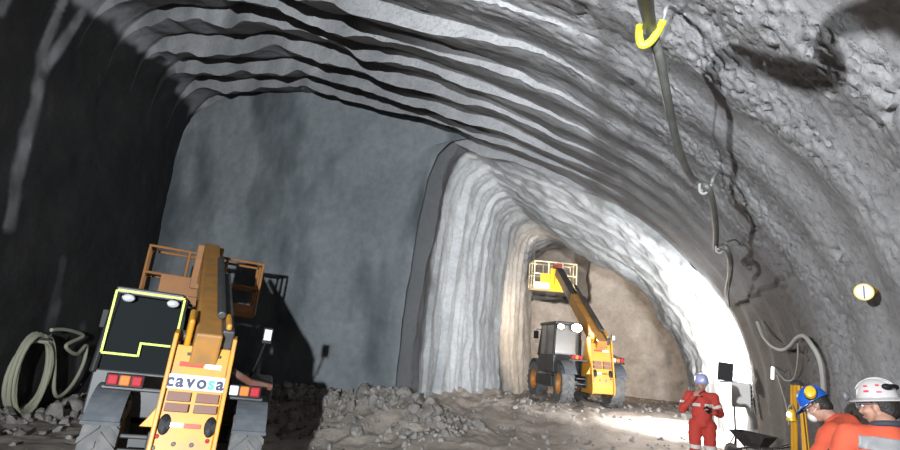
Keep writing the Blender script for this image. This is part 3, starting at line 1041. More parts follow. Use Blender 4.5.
    bc = tip + flat * (0.4 + d / 2) + Vector((0, 0, -drop))
    def bp(u, v, z):
        return bc + lat * u + flat * v + Vector((0, 0, z))
    b = MB()
    Rf = frame_of(flat)
    b.box(bp(0, 0, 0.0), (w, d, 0.10), Rf)
    b.box(bp(0, -d / 2, 0.12), (w, 0.03, 0.18), Rf)
    b.box(bp(0, d / 2, 0.12), (w, 0.03, 0.18), Rf)
    bk = b.build('man_basket', M[basket_mats[1]], root, bevel=0.01)
    def rails(name, m, segs, rr=0.028):
        b = MB()
        for a_, c_ in segs:
            b.tube([a_, c_], rr, 8)
        b.build(name, M[m], bk, smoothed=True)
    rear, front = -d / 2, d / 2
    for v in (rear, front):
        rails('guard_rail', basket_mats[2], [(bp(-w / 2, v, z), bp(w / 2, v, z)) for z in (h * 0.52, h)] + [(bp(u, v, 0), bp(u, v, h)) for u in np.linspace(-w / 2, w / 2, 4)])
    for u in (-w / 2, w / 2):
        rails('guard_rail', basket_mats[2], [(bp(u, rear, z), bp(u, front, z)) for z in (h * 0.52, h)] + [(bp(u, 0, 0), bp(u, 0, h))])
    b = MB()
    b.box(bp(-w * 0.18, rear - 0.03, h * 0.36), (w * 0.36, 0.03, h * 0.34), Rf)
    b.build('kick_panel', M[basket_mats[0]], bk, bevel=0.01)
    b = MB()
    b.box(bp(0.12, rear + 0.12, h * 0.9), (0.34, 0.2, 0.24), Rf)
    b.build('control_box', M[basket_mats[3]], bk, bevel=0.02)
    return bc, tip


M['glassfar'] = mat('dusty cab glass', (0.13, 0.125, 0.115), 0.3)
near = empty('telehandler', (-5.70, 6.04, -0.38), 'yellow telehandler at left seen from behind, with white lettered sign board and unlit cab lamps', 'telehandler',
             rot=(0, math.radians(2.5), math.radians(41)))
make_telehandler(near, math.radians(21), 4.6, math.radians(4.6), (2.2, 0.85, 1.1, 1.12), False, True, ('orange', 'orange', 'orange', 'black'), True)
far = empty('telehandler', (-1.78, 18.75, 0.40), 'small yellow telehandler with bright lit lamps deep inside the inner drift', 'telehandler',
            rot=(0, 0, math.radians(27)))
make_telehandler(far, math.radians(33), 5.0, math.radians(-1), (1.75, 0.8, 1.05, 0.62), True, False, ('basketyellow', 'basketpale', 'basketpale', 'redpaint'), False, steer=math.radians(4))


# ------------------------------------------------------------------ people
def limb(mb, pts, rads):
    for i in range(len(pts) - 1):
        mb.capsule(pts[i], pts[i + 1], rads[i], rads[i + 1])


def hand(mb, wrist, fdir, palm_n, thumb_side, curl=0.6, scale=1.0):
    """palm, four unequal bent fingers and a thumb that leaves the side of the palm"""
    f = Vector(fdir).normalized()
    n = Vector(palm_n)
    n = (n - f * n.dot(f)).normalized()
    s = f.cross(n).normalized() * thumb_side
    w = Vector(wrist)
    R = Matrix((s, f, n)).transposed()
    c = w + f * 0.052 * scale
    mb.ball(c, (0.043 * scale, 0.056 * scale, 0.020 * scale), R)
    lens = (0.070, 0.078, 0.072, 0.056)
    for k in range(4):
        base = w + f * 0.088 * scale + s * (0.030 - 0.020 * k) * scale
        p, d = base, f.copy()
        rr = 0.0098 * scale
        for j in range(3):
            ang = curl * (0.7 + 0.25 * j)
            d = (d * math.cos(ang) + n * math.sin(ang)).normalized()
            n2 = (n * math.cos(ang) - d * 0).normalized()
            q = p + d * lens[k] * (0.44, 0.32, 0.24)[j] * scale
            mb.capsule(p, q, rr, rr * 0.92, n=8)
            p, rr = q, rr * 0.92
    b0 = w + f * 0.030 * scale + s * 0.036 * scale
    b1 = b0 + (f * 0.6 + s * 0.7 + n * 0.3).normalized() * 0.036 * scale
    b2 = b1 + (f * 0.85 + s * 0.2 + n * 0.5).normalized() * 0.032 * scale
    mb.capsule(b0, b1, 0.0135 * scale, 0.012 * scale, n=8)
    mb.capsule(b1, b2, 0.012 * scale, 0.0098 * scale, n=8)


def make_person(root, P, cloth_m, band_m, trousers_m=None):
    """P: joints in metres, local x to the person's right, y ahead, z up"""
    V = {k: Vector(v) for k, v in P.items() if len(v) == 3 and k != 'head_rot'}
    HR = Euler(P['head_rot']).to_matrix()
    hc = V['head']
    H_ = lambda x, y, z: hc + HR @ Vector((x, y, z))
    mb = MB()
    mb.ball(H_(0, -0.012, 0.025), (0.076, 0.094, 0.098), HR, n=20, rings=14)
    mb.ball(H_(0, 0.022, -0.045), (0.062, 0.070, 0.072), HR, n=18, rings=12)
    mb.ball(H_(0, 0.046, -0.092), (0.036, 0.036, 0.026), HR)
    mb.capsule(H_(0, 0.082, 0.005), H_(0, 0.106, -0.030), 0.011, 0.016, n=8)
    mb.ball(H_(0, 0.086, -0.066), (0.026, 0.012, 0.013), HR)
    for s in (-1, 1):
        mb.ball(H_(s * 0.076, -0.006, -0.012), (0.012, 0.020, 0.032), HR @ Euler((0.15, 0, s * -0.25)).to_matrix())
        mb.ball(H_(s * 0.03, 0.074, 0.026), (0.028, 0.014, 0.010), HR)
        mb.ball(H_(s * 0.045, 0.058, -0.03), (0.026, 0.028, 0.024), HR)
    limb(mb, [H_(0, -0.018, -0.05), V['neck'], V['chest']], [0.056, 0.060, 0.07])
    mb.ball(V['chest'], (0.15, 0.10, 0.15))
    limb(mb, [V['chest'], V['waist'], V['hips']], [0.115, 0.105, 0.115])
    for s in ('r', 'l'):
        limb(mb, [V['chest'] + Vector((0, 0, 0.05)), V['sh' + s], V['el' + s], V['wr' + s]], [0.07, 0.055, 0.040, 0.027])
        limb(mb, [V['hips'], V['hp' + s], V['kn' + s], V['an' + s]], [0.10, 0.085, 0.055, 0.040])
        a = V['an' + s]
        mb.capsule(a + Vector((0, -0.02, -0.05)), a + Vector((0, 0.13, -0.06)), 0.038, 0.03)
        ts = P.get('thumb_' + s, (-1 if s == 'r' else 1,))
        hand(mb, V['wr' + s], V['hd' + s], V['pn' + s], 1 if s == 'l' else -1, P.get('curl', (0.5,))[0])
    body = mb.melt('body', M['skin'], root, 0.0085, 3)
    # eyes, mouth
    for s in (-1, 1):
        b = MB()
        b.ball(H_(s * 0.031, 0.079, 0.004), (0.013, 0.008, 0.008), HR, n=10, rings=7)
        e = b.build('eye', M['eyewhite'], root, smoothed=True)
        b = MB()
        b.ball(H_(s * 0.031, 0.0855, 0.004), (0.006, 0.003, 0.006), HR, n=8, rings=6)
        b.build('iris', M['plasticblack'], e, smoothed=True)
    b = MB()
    b.ball(H_(0, 0.097, -0.066), (0.022, 0.006, 0.007), HR, n=10, rings=6)
    b.build('mouth', M['lip'], root, smoothed=True)
    b = MB()
    b.ball(H_(0, -0.024, 0.022), (0.082, 0.092, 0.102), HR, n=20, rings=14)
    b.ball(H_(0, -0.055, -0.035), (0.070, 0.055, 0.055), HR, n=16, rings=10)
    hair = b.melt('hair', M['hair'], root, 0.010, 2)
    # jacket or coverall
    b = MB()
    b.ball(V['chest'] + Vector((0, -0.005, 0.0)), (0.185, 0.125, 0.19))
    limb(b, [V['chest'], V['waist'], V['hips']], [0.145, 0.135, 0.15])
    b.ball(V['waist'], (0.165, 0.125, 0.17))
    b.ball(V['hips'], (0.175, 0.14, 0.12))
    nk = V['neck'] * 0.72 + V['chest'] * 0.28
    limb(b, [V['chest'] + Vector((0, -0.01, 0.08)), nk], [0.11, 0.083])
    for s in ('r', 'l'):
        limb(b, [V['chest'] + Vector((0, 0, 0.07)), V['sh' + s], V['el' + s], V['wr' + s].lerp(V['el' + s], 0.06)], [0.095, 0.083, 0.062, 0.046])
        if trousers_m is None:
            limb(b, [V['hips'], V['hp' + s], V['kn' + s], V['an' + s]], [0.13, 0.112, 0.082, 0.074])
    coat = b.melt('coverall' if trousers_m is None else 'jacket', cloth_m, root, 0.013, 5)
    # wrinkles
    me = coat.data
    co = np.array([v.co for v in me.vertices])
    no = np.array([v.normal for v in me.vertices])
    d = 0.010 * fbm(co * [1, 1, 1.6], 9.0, 2, 5) + 0.008 * np.abs(fbm(co * [0.7, 0.7, 1.7], 6.0, 2, 15))
    co = co + no * d[:, None]
    me.vertices.foreach_set('co', co.reshape(-1).astype(np.float32))
    me.update()
    if trousers_m is not None:
        b = MB()
        b.ball(V['hips'] + Vector((0, 0, -0.04)), (0.165, 0.13, 0.12))
        for s in ('r', 'l'):
            limb(b, [V['hips'], V['hp' + s], V['kn' + s], V['an' + s]], [0.12, 0.108, 0.080, 0.072])
        b.melt('trousers', trousers_m, root, 0.014, 4)
    b = MB()
    for s in ('r', 'l'):
        a = V['an' + s]
        b = MB()
        b.capsule(a + Vector((0, -0.03, 0.06)), a + Vector((0, -0.03, -0.03)), 0.062, 0.056)
        b.capsule(a + Vector((0, -0.03, -0.045)), a + Vector((0, 0.15, -0.052)), 0.048, 0.042)
        b.box(a + Vector((0, 0.055, -0.085)), (0.095, 0.29, 0.025))
        b.melt('boot', M['boot'], root, 0.010, 2)
    return HR, H_, body, coat


def band(root, name, m, c, R, rx, ry, h, a0=0, a1=2 * PI, n=40, drop=0.0):
    """strip of reflective tape wrapped round a limb or trunk"""
    b = MB()
    vs, fs = [], []
    for k in range(n + 1):
        a = a0 + (a1 - a0) * k / n
        for (dr, dz) in ((0, -h / 2), (0.004, -h / 2), (0.004, h / 2), (0, h / 2)):
            vs.append(Vector(c) + R @ Vector(((rx + dr) * math.cos(a), (ry + dr) * math.sin(a), dz + drop * math.sin(a) ** 2)))
    for k in range(n):
        for j in range(4):
            fs.append((k * 4 + j, k * 4 + (j + 1) % 4, k * 4 + 4 + (j + 1) % 4, k * 4 + 4 + j))
    b.add(vs, fs)
    return b.build(name, m, root, smoothed=True)


def wrap_band(root, name, m, coat, axis_pt, axis_dir, h, halfwidth=None, xr=None, lift=0.006, front=0):
    """band that follows the cloth: faces of the coat between two planes, pushed out a little"""
    me = coat.data
    a = Vector(axis_pt)
    d = Vector(axis_dir).normalized()
    bm = bmesh.new()
    bm.from_mesh(me)
    for sgn in (-1, 1):
        geom = bm.verts[:] + bm.edges[:] + bm.faces[:]
        bmesh.ops.bisect_plane(bm, geom=geom, plane_co=a + d * sgn * h / 2, plane_no=d * sgn, clear_outer=True)
    kill = []
    for f in bm.faces:
        c = f.calc_center_median()
        if halfwidth and ((c - a) - d * (c - a).dot(d)).length > halfwidth:
            kill.append(f)
        elif xr and not (xr[0] < c.x < xr[1]) or (front and c.y * front < 0.03):
            kill.append(f)
    bmesh.ops.delete(bm, geom=kill, context='FACES')
    bm.normal_update()
    for v in bm.verts:
        v.co += v.normal * lift
    nm = bpy.data.meshes.new(name)
    bm.to_mesh(nm)
    bm.free()
    nm.materials.clear()
    nm.materials.append(m)
    for p in nm.polygons:
        p.use_smooth = True
    o = bpy.data.objects.new(name, nm)
    COL.objects.link(o)
    o.parent = root
    md = o.modifiers.new('thick', 'SOLIDIFY')
    md.thickness = 0.004
    md.offset = 0
    return o


def helmet(root, H_, HR, m, brim='full', z0=0.045, r=0.112, tilt=0.0):
    Mx = Matrix.Translation(H_(0, -0.005, z0)) @ (HR @ Euler((tilt, 0, 0)).to_matrix()).to_4x4() @ Matrix.Diagonal((0.96, 1.14, 1, 1))
    b = MB()
    pr = [(0.0, 0.122), (0.03, 0.120), (0.06, 0.110), (0.085, 0.088), (0.102, 0.055), (0.110, 0.02), (0.113, 0.0)]
    if brim == 'full':
        pr += [(0.124, -0.006), (0.150, -0.016), (0.153, -0.021), (0.150, -0.024), (0.122, -0.014), (0.108, -0.006), (0.106, 0.02), (0.097, 0.052), (0.08, 0.083), (0.05, 0.106), (0, 0.114)]
    else:
        pr += [(0.118, -0.004), (0.118, -0.012), (0.108, -0.010), (0.106, 0.02), (0.097, 0.052), (0.08, 0.083), (0.05, 0.106), (0, 0.114)]
    b.lathe([(x * r / 0.112, z) for x, z in pr], Mx, 44)
    for u in (-0.03, 0.0, 0.03):                       # crown ridges
        pts = []
        for k in range(13):
            a = math.radians(-62 + 124 * k / 12)
            rr = math.sqrt(max(0.0, 1 - (u / 0.112) ** 2))
            pts.append(Mx @ Vector((u, 0.108 * rr * math.sin(a), 0.004 + 0.119 * rr * math.cos(a))))
        b.tube(pts, [0.002] + [0.007 if u == 0 else 0.005] * 11 + [0.002], 8)
    if brim != 'full':                                  # peak at the front
        vs, fs = [], []
        n = 14
        for k in range(n + 1):
            a = math.radians(20 + 140 * k / n)
            ext = 0.05 * math.sin(PI * k / n)
            for (rr, zz) in ((0.108, -0.002), (0.116 + ext, -0.012 - ext * 0.25), (0.116 + ext, -0.017 - ext * 0.25), (0.106, -0.010)):
                vs.append(Mx @ Vector((rr * math.cos(a), rr * math.sin(a), zz)))
        for k in range(n):
            for j in range(4):
                fs.append((k * 4 + j, k * 4 + (j + 1) % 4, k * 4 + 4 + (j + 1) % 4, k * 4 + 4 + j))
        b.add(vs, fs)
    o = b.build('hard_hat', m, root, smoothed=True)
    return o, Mx


# --- person in red, facing us, hand to the mouth
pr_ = empty('person', (0.83, 10.55, gz(0.83, 10.55)), 'person in red coverall and pale hard hat standing with one hand raised to the mouth', 'person', rotz=PI - math.radians(-2))
J = dict(head=(0, 0.02, 1.50), head_rot=(-0.12, 0, 0.05), neck=(0, -0.01, 1.385), chest=(0, -0.02, 1.20), waist=(0, 0, 1.02), hips=(0, 0, 0.90),
         shr=(0.185, -0.01, 1.285), elr=(0.30, 0.05, 1.06), wrr=(0.13, 0.20, 1.30), hdr=(-0.62, -0.10, 0.75), pnr=(-0.5, -0.7, -0.3),
         shl=(-0.185, -0.01, 1.285), ell=(-0.275, 0.0, 1.03), wrl=(-0.15, 0.21, 1.07), hdl=(0.75, 0.55, 0.05), pnl=(0.3, -0.4, 0.8),
         hpr=(0.10, 0, 0.84), knr=(0.12, 0.03, 0.47), anr=(0.13, 0.0, 0.10), hpl=(-0.10, 0, 0.84), knl=(-0.115, 0.03, 0.47), anl=(-0.125, 0.01, 0.10), curl=(0.42,))
HR, H_, body, coat = make_person(pr_, J, M['coverall'], M['whiteband'])
hh, Mx = helmet(pr_, H_, HR, M['helmpale'], 'cap', z0=0.04)
b = MB()
b.ball(H_(0, 0.135, 0.075), (0.03, 0.02, 0.024), HR)
b.build('head_lamp', M['boxwhite'], hh, smoothed=True)
for x0, x1 in ((-0.17, -0.03), (0.03, 0.17)):
    wrap_band(pr_, 'chest_band', M['whiteband'], coat, (0, 0, 1.155), (0, 0, 1), 0.05, halfwidth=0.21, xr=(x0, x1), front=1)
for s in ('r', 'l'):
    k, a = Vector(J['kn' + s]), Vector(J['an' + s])
    p = k.lerp(a, -0.10)
    wrap_band(pr_, 'knee_band', M['whiteband'], coat, p, (a - k), 0.06, halfwidth=0.11)
e, w = Vector(J['ell']), Vector(J['wrl'])
sh = Vector(J['shl'])
wrap_band(pr_, 'sleeve_band', M['whiteband'], coat, sh.lerp(e, 0.55), e - sh, 0.045, halfwidth=0.085)
sh, e = Vector(J['shr']), Vector(J['elr'])
wrap_band(pr_, 'sleeve_band', M['whiteband'], coat, sh.lerp(e, 0.6), e - sh, 0.045, halfwidth=0.085)
pz = pr_.matrix_basis
b = MB()
b.box((0, 0, 0), (0.075, 0.012, 0.15))
tag_ph = b.build('phone', M['plasticblack'], bevel=0.006)
tag_ph.location = pr_.location + Euler((0, 0, pr_.rotation_euler.z)).to_matrix() @ Vector((-0.055, 0.285, 1.10))
tag_ph.rotation_euler = (0.9, 0.7, pr_.rotation_euler.z)
tag(tag_ph, 'black phone held at the waist by the person in the red coverall', 'phone')

# --- person with the white hard hat, back to us
pw_ = empty('person', (1.42, 4.46, gz(1.42, 4.46)), 'person in orange jacket with silver band and white hard hat, nearest at the right edge', 'person', rotz=math.radians(6))
pw_.scale = (1.015, 1.015, 1.015)
J = dict(head=(0.0, 0.06, 1.575), head_rot=(-0.16, 0, 0.85), neck=(0.0, 0.0, 1.475), chest=(0, -0.02, 1.285), waist=(0, -0.01, 1.08), hips=(0, -0.02, 0.93),
         shr=(0.205, 0.0, 1.375), elr=(0.29, 0.08, 1.10), wrr=(0.20, 0.30, 1.05), hdr=(-0.3, 0.9, 0.1), pnr=(-0.8, 0, -0.4),
         shl=(-0.205, 0.0, 1.375), ell=(-0.29, 0.08, 1.10), wrl=(-0.20, 0.30, 1.06), hdl=(0.3, 0.9, 0.1), pnl=(0.8, 0, -0.4),
         hpr=(0.10, 0, 0.87), knr=(0.12, 0.03, 0.48), anr=(0.13, 0, 0.10), hpl=(-0.10, 0, 0.87), knl=(-0.12, 0.03, 0.48), anl=(-0.13, 0, 0.10))
HR, H_, body, coat = make_person(pw_, J, M['orangecloth'], M['band'], M['navycloth'])
hh, Mx = helmet(pw_, H_, HR, M['helmwhite'], 'full', r=0.101, z0=0.048, tilt=0.03)
def on_helm(h_, az, el, out=0.003):
    a, e_ = math.radians(az), math.radians(el)
    return Mx @ Vector(((0.1005 + out) * math.cos(e_) * math.sin(a), (0.1005 + out) * math.cos(e_) * math.cos(a), 0.004 + (0.119 + out) * math.sin(e_)))
def sticker(h_, az, el, w, hgt, m):
    pts = [on_helm(h_, az + u, el + v) for u, v in ((-w, -hgt), (w, -hgt), (w, hgt), (-w, hgt))]
    q = [on_helm(h_, az + u, el + v, -0.001) for u, v in ((-w, -hgt), (w, -hgt), (w, hgt), (-w, hgt))]
    b = MB()
    b.add(pts + q, [(0, 1, 2, 3), (7, 6, 5, 4), (0, 4, 5, 1), (1, 5, 6, 2), (2, 6, 7, 3), (3, 7, 4, 0)])
    return b.build('sticker', m, h_)
for az, el, w, hg in ((-72, 34, 7, 3), (-76, 17, 8, 3), (-112, 36, 6, 3.5), (-112, 14, 7, 2.5)):
    sticker(hh, az, el, w, hg, M['sticker'])
b = MB()
pts = [on_helm(hh, a_, 24 + 6 * math.sin((a_ + 215) * 0.03), 0.012) for a_ in range(-215, -128, 6)]
b.tube(pts, 0.011, 8)
b.ball(on_helm(hh, -136, 26, 0.016), (0.03, 0.02, 0.02))
b.build('goggle_strap', M['plasticblack'], hh, smoothed=True)
b = MB()
for s in (-1, 1):
    b.tube([H_(s * 0.028 - 0.026, 0.108, 0.022), H_(s * 0.028, 0.114, 0.024), H_(s * 0.028 + 0.026, 0.108, 0.022)], 0.004, 8)
    b.tube([H_(s * 0.056, 0.104, 0.018), H_(s * 0.080, 0.05, 0.014), H_(s * 0.086, -0.02, 0.010)], 0.0045, 8)
gl = b.build('safety_glasses', M['plasticgrey'], pw_, smoothed=True)
for s in (-1, 1):
    b = MB()
    b.ball(H_(s * 0.030, 0.107, 0.004), (0.030, 0.005, 0.020), HR)
    b.build('lens', M['lensclear'], gl, smoothed=True)
b = MB()
b.ball(H_(0, 0.175, 0.070), (0.022, 0.022, 0.034), HR)
b.tube([H_(0, 0.15, 0.06), H_(0, 0.175, 0.07)], 0.01, 8)
b.build('head_lamp', M['plasticgrey'], hh, smoothed=True)
b = MB()
pts = [Vector(J['neck']) + Vector((0.074 * math.cos(a), -0.012 + 0.074 * math.sin(a), -0.016 + 0.020 * math.sin(a) * -1)) for a in np.linspace(0, 2 * PI, 30)]
b.tube(pts, 0.020, 8)
b.build('collar', M['navycloth'], pw_, smoothed=True)
wrap_band(pw_, 'reflective_band', M['band'], coat, (0, 0, 1.355), (0.0, 0, 1), 0.075, halfwidth=0.235, xr=(-0.19, 0.19))
for s in ('r', 'l'):
    a_, c_ = Vector(J['sh' + s]), Vector(J['el' + s])
    wrap_band(pw_, 'sleeve_band', M['band'], coat, a_.lerp(c_, 0.55), c_ - a_, 0.05, halfwidth=0.09)

# --- person with the blue hard hat, stooping
pb_ = empty('person', (1.63, 5.64, gz(1.63, 5.64)), 'stooping person in orange jacket with blue hard hat and yellow ear muff', 'person', rotz=math.radians(58))
J = dict(head=(0.0, 0.31, 1.505), head_rot=(-0.62, 0.10, 0.18), neck=(0.0, 0.21, 1.42), chest=(0, 0.10, 1.27), waist=(0, 0.02, 1.06), hips=(0, -0.06, 0.92),
         shr=(0.20, 0.13, 1.33), elr=(0.27, 0.26, 1.08), wrr=(0.12, 0.44, 1.00), hdr=(-0.5, 0.8, 0), pnr=(-0.3, 0, -0.8),
         shl=(-0.20, 0.13, 1.33), ell=(-0.27, 0.26, 1.08), wrl=(-0.12, 0.44, 1.00), hdl=(0.5, 0.8, 0), pnl=(0.3, 0, -0.8),
         hpr=(0.10, -0.05, 0.87), knr=(0.12, 0.03, 0.48), anr=(0.13, -0.03, 0.10), hpl=(-0.10, -0.05, 0.87), knl=(-0.12, 0.03, 0.48), anl=(-0.13, -0.03, 0.10))
HR, H_, body, coat = make_person(pb_, J, M['orangecloth'], M['band'], M['navycloth'])
hh, Mx = helmet(pb_, H_, HR, M['helmblue'], 'cap', z0=0.045, r=0.106)
for s in (-1, 1):
    b = MB()
    b.lathe([(0, 0.034), (0.026, 0.033), (0.041, 0.024), (0.046, 0.006), (0.046, -0.012), (0, -0.012)], mtx_axis(H_(s * 0.112, -0.035, 0.095), HR @ Vector((s, -0.3, 0.25))) @ Matrix.Diagonal((1, 1.2, 1, 1)), 24)
    mu = b.build('ear_muff', M['muff'], hh, smoothed=True)
    b = MB()
    b.lathe([(0.046, -0.012), (0.05, -0.02), (0.048, -0.038), (0, -0.038)], mtx_axis(H_(s * 0.112, -0.035, 0.095), HR @ Vector((s, -0.3, 0.25))) @ Matrix.Diagonal((1, 1.2, 1, 1)), 24)
    b.build('cushion', M['plasticblack'], mu, smoothed=True)
b = MB()
b.ball(H_(0, 0.080, -0.058), (0.046, 0.042, 0.046), HR)
mk = b.build('dust_mask', M['mask'], pb_, smoothed=True)
b = MB()
for s in (-1, 1):
    b.tube([H_(s * 0.042, 0.078, -0.05), H_(s * 0.075, 0.02, -0.03), H_(s * 0.085, -0.03, 0.0)], 0.004, 6)
b.build('mask_strap', M['mask'], mk)
b = MB()
for s in (-1, 1):
    b.tube([H_(s * 0.058, 0.10, 0.014), H_(s * 0.080, 0.05, 0.012), H_(s * 0.086, -0.02, 0.010)], 0.004, 8)
    b.ball(H_(s * 0.030, 0.104, 0.004), (0.029, 0.006, 0.020), HR)
b.build('safety_glasses', M['plasticgrey'], pb_, smoothed=True)
wrap_band(pb_, 'reflective_band', M['band'], coat, (0, 0.06, 1.17), (0, 0.3, 1), 0.06, halfwidth=0.23)


# ------------------------------------------------------------------ flood light on its stand
fl = empty('floodlight_stand', (1.70, 13.4, gz(1.70, 13.4)), 'white lamp box and dark floodlight panel on a thin tripod against the brightly lit wall', 'floodlight', rotz=math.radians(-12))
fz = fl.location.z
b = MB()
b.box((0.11, 0.1, 1.32), (0.36, 0.36, 0.50))
bx = b.build('lamp_box', M['boxwhite'], fl, bevel=0.02)
b = MB()
for k in range(5):
    b.box((0.295, 0.1, 1.16 + 0.08 * k), (0.012, 0.28, 0.045))
b.build('vent_grille', M['plasticblack'], bx)
b = MB()
b.box((-0.17, 0.0, 1.76), (0.29, 0.05, 0.37), Euler((0, 0.07, 0)).to_matrix())
pn = b.build('floodlight_panel', M['plasticblack'], fl, bevel=0.01)
b = MB()
b.box((-0.17, 0.03, 1.76), (0.25, 0.02, 0.33), Euler((0, 0.07, 0)).to_matrix())
b.build('led_array', M['lampcool'], pn)
b = MB()
b.bar((-0.30, 0.0, 1.55), (0.05, 0.0, 1.58), 0.04, 0.03)
b.tube([(-0.17, 0.0, 1.55), (-0.17, 0.0, 1.6)], 0.015, 8)
b.build('bracket', M['plasticgrey'], fl)
b = MB()
b.tube([(-0.02, 0.05, 0.30), (-0.03, 0.05, 1.1)], 0.016, 8)
b.build('pole', M['dark'], fl)
for k in range(3):
    a = 0.4 + 2 * PI * k / 3
    fx, fy = 0.36 * math.cos(a), 0.36 * math.sin(a)
    b = MB()
    wz = 0.012
    b.tube([(-0.02, 0.05, 0.55), (-0.02 + fx, 0.05 + fy, wz)], 0.011, 8)
    b.build('leg', M['dark'], fl)

# ------------------------------------------------------------------ wheelbarrow
wb = empty('wheelbarrow', (1.60, 10.7, gz(1.60, 10.7)), 'black wheelbarrow standing at the foot of the right wall beyond the yellow tripod', 'wheelbarrow', rotz=math.radians(52))
wb.scale = (0.62, 0.62, 0.62)
b = MB()
top = [(-0.33, -0.45, 0.66), (0.33, -0.45, 0.66), (0.30, 0.48, 0.72), (-0.30, 0.48, 0.72)]
bot = [(-0.20, -0.25, 0.38), (0.20, -0.25, 0.38), (0.16, 0.20, 0.38), (-0.16, 0.20, 0.38)]
top2 = [(x * 0.95, y * 0.95, z) for x, y, z in top]
bot2 = [(x * 0.92, y * 0.92, z + 0.015) for x, y, z in bot]
b.add(top + bot + top2 + bot2, [(0, 1, 5, 4), (1, 2, 6, 5), (2, 3, 7, 6), (3, 0, 4, 7), (4, 5, 6, 7), (8, 12, 13, 9), (9, 13, 14, 10), (10, 14, 15, 11), (11, 15, 12, 8), (12, 15, 14, 13), (0, 8, 9, 1), (1, 9, 10, 2), (2, 10, 11, 3), (3, 11, 8, 0)])
b.tube(top + [top[0]], 0.014, 8)
b.build('tray', M['barrow'], wb, bevel=0.006)
for sx in (-1, 1):
    b = MB()
    b.tube([(sx * 0.30, -1.05, 0.62), (sx * 0.26, -0.6, 0.44), (sx * 0.17, 0.1, 0.35), (sx * 0.07, 0.62, 0.19)], 0.017, 8)
    b.build('handle', M['dark'], wb, smoothed=True)
    b = MB()
    b.tube([(sx * 0.23, -0.35, 0.40), (sx * 0.24, -0.42, 0.0)], 0.016, 8)
    b.build('leg', M['dark'], wb)
b = MB()
b.lathe([(0.09, -0.035), (0.15, -0.045), (0.185, -0.02), (0.19, 0), (0.185, 0.02), (0.15, 0.045), (0.09, 0.035)], mtx_axis((0, 0.62, 0.19), (1, 0, 0)), 26, close=True)
wh = b.build('wheel', M['tyre'], wb, smoothed=True)
b = MB()
b.lathe([(0.0, -0.03), (0.1, -0.03), (0.1, 0.03), (0, 0.03)], mtx_axis((0, 0.62, 0.19), (1, 0, 0)), 20)
b.build('rim', M['dark'], wh, smoothed=True)

# ------------------------------------------------------------------ yellow tripod with lantern
tl = (1.56, 7.4)
tr = empty('tripod', (*tl, gz(*tl)), 'yellow wooden survey tripod standing half folded against the right wall behind the blue hard hat', 'tripod')
b = MB()
b.lathe([(0, 0.0), (0.07, 0.0), (0.075, 0.02), (0.04, 0.05), (0.02, 0.055), (0.0, 0.056)], Matrix.Translation((0.0, 0.0, 1.66)), 20)
b.build('head_plate', M['dark'], tr, smoothed=True)
for k in range(3):
    a = math.radians(200 + 120 * k)
    d = Vector((math.cos(a), math.sin(a), 0))
    b = MB()
    p0, p1 = Vector((d.x * 0.035, d.y * 0.035, 1.68)), Vector((d.x * 0.085, d.y * 0.085, 0.62))
    s_ = Vector((-d.y, d.x, 0)) * 0.028
    b.bar(p0 + s_, p1 + s_, 0.022, 0.03)
    b.bar(p0 - s_, p1 - s_, 0.022, 0.03)
    b.bar(p1 + (p0 - p1) * 0.3, Vector((d.x * 0.14, d.y * 0.14, 0.0)), 0.032, 0.026)
    lg = b.build('leg', M['tripod'], tr, bevel=0.004)
    b = MB()
    b.box(p1, (0.09, 0.05, 0.05), frame_of(p1 - p0))
    b.build('leg_clamp', M['plasticblack'], lg, bevel=0.006)
ln = empty('lantern', (tl[0] - 0.09, tl[1] - 0.11, tr.location.z + 1.30), 'small yellow lantern with bright lens hung on the yellow tripod', 'lantern')
b = MB()
b.lathe([(0, 0.10), (0.025, 0.098), (0.04, 0.08), (0.043, 0.03), (0.05, 0.0), (0.05, -0.02), (0, -0.02)], Matrix.Identity(4), 20)
b.build('lantern_body', M['muff'], ln, smoothed=True)
b = MB()
b.ball((-0.03, -0.035, 0.045), (0.026, 0.02, 0.03))
b.build('lens', M['lampdim'], ln, smoothed=True)
b = MB()
b.tube(spline([(-0.03, 0.0, 0.10), (0.0, 0, 0.15), (0.03, 0, 0.10)], 6), 0.006, 6)
b.build('hook', M['steel'], ln)


# ------------------------------------------------------------------ things hung on the right wall
def wall_point(px, py):
    """where a line of sight meets the right wall or roof (undisturbed surface)"""
    d = (sight(px, py, 1.0) - EYE)
    k = 1.0
    while k < 60:
        p = EYE + d * k
        q = MP[np.argmin((MP[:, 0] - p.x) ** 2 + (MP[:, 1] - p.z) ** 2)]
        zroof = np.interp(p.x, MP[MP[:, 0].argsort(), 0], MP[MP[:, 0].argsort(), 1])
        if p.x > 2.1 or (p.z > zroof and p.x > -13):
            return p
        k += 0.01
    return p


def off_wall(px, py, gap):
    """a point on that line of sight standing the given distance off the wall"""
    p = wall_point(px, py)
    d = (p - EYE).normalized()
    q = q_at(p.x, p.z)
    n2 = prof_n(np.array([q]))[0]
    n = Vector((n2[0], 0, n2[1]))
    c = max(0.12, -d.dot(n))
    return p - d * (gap / c), n


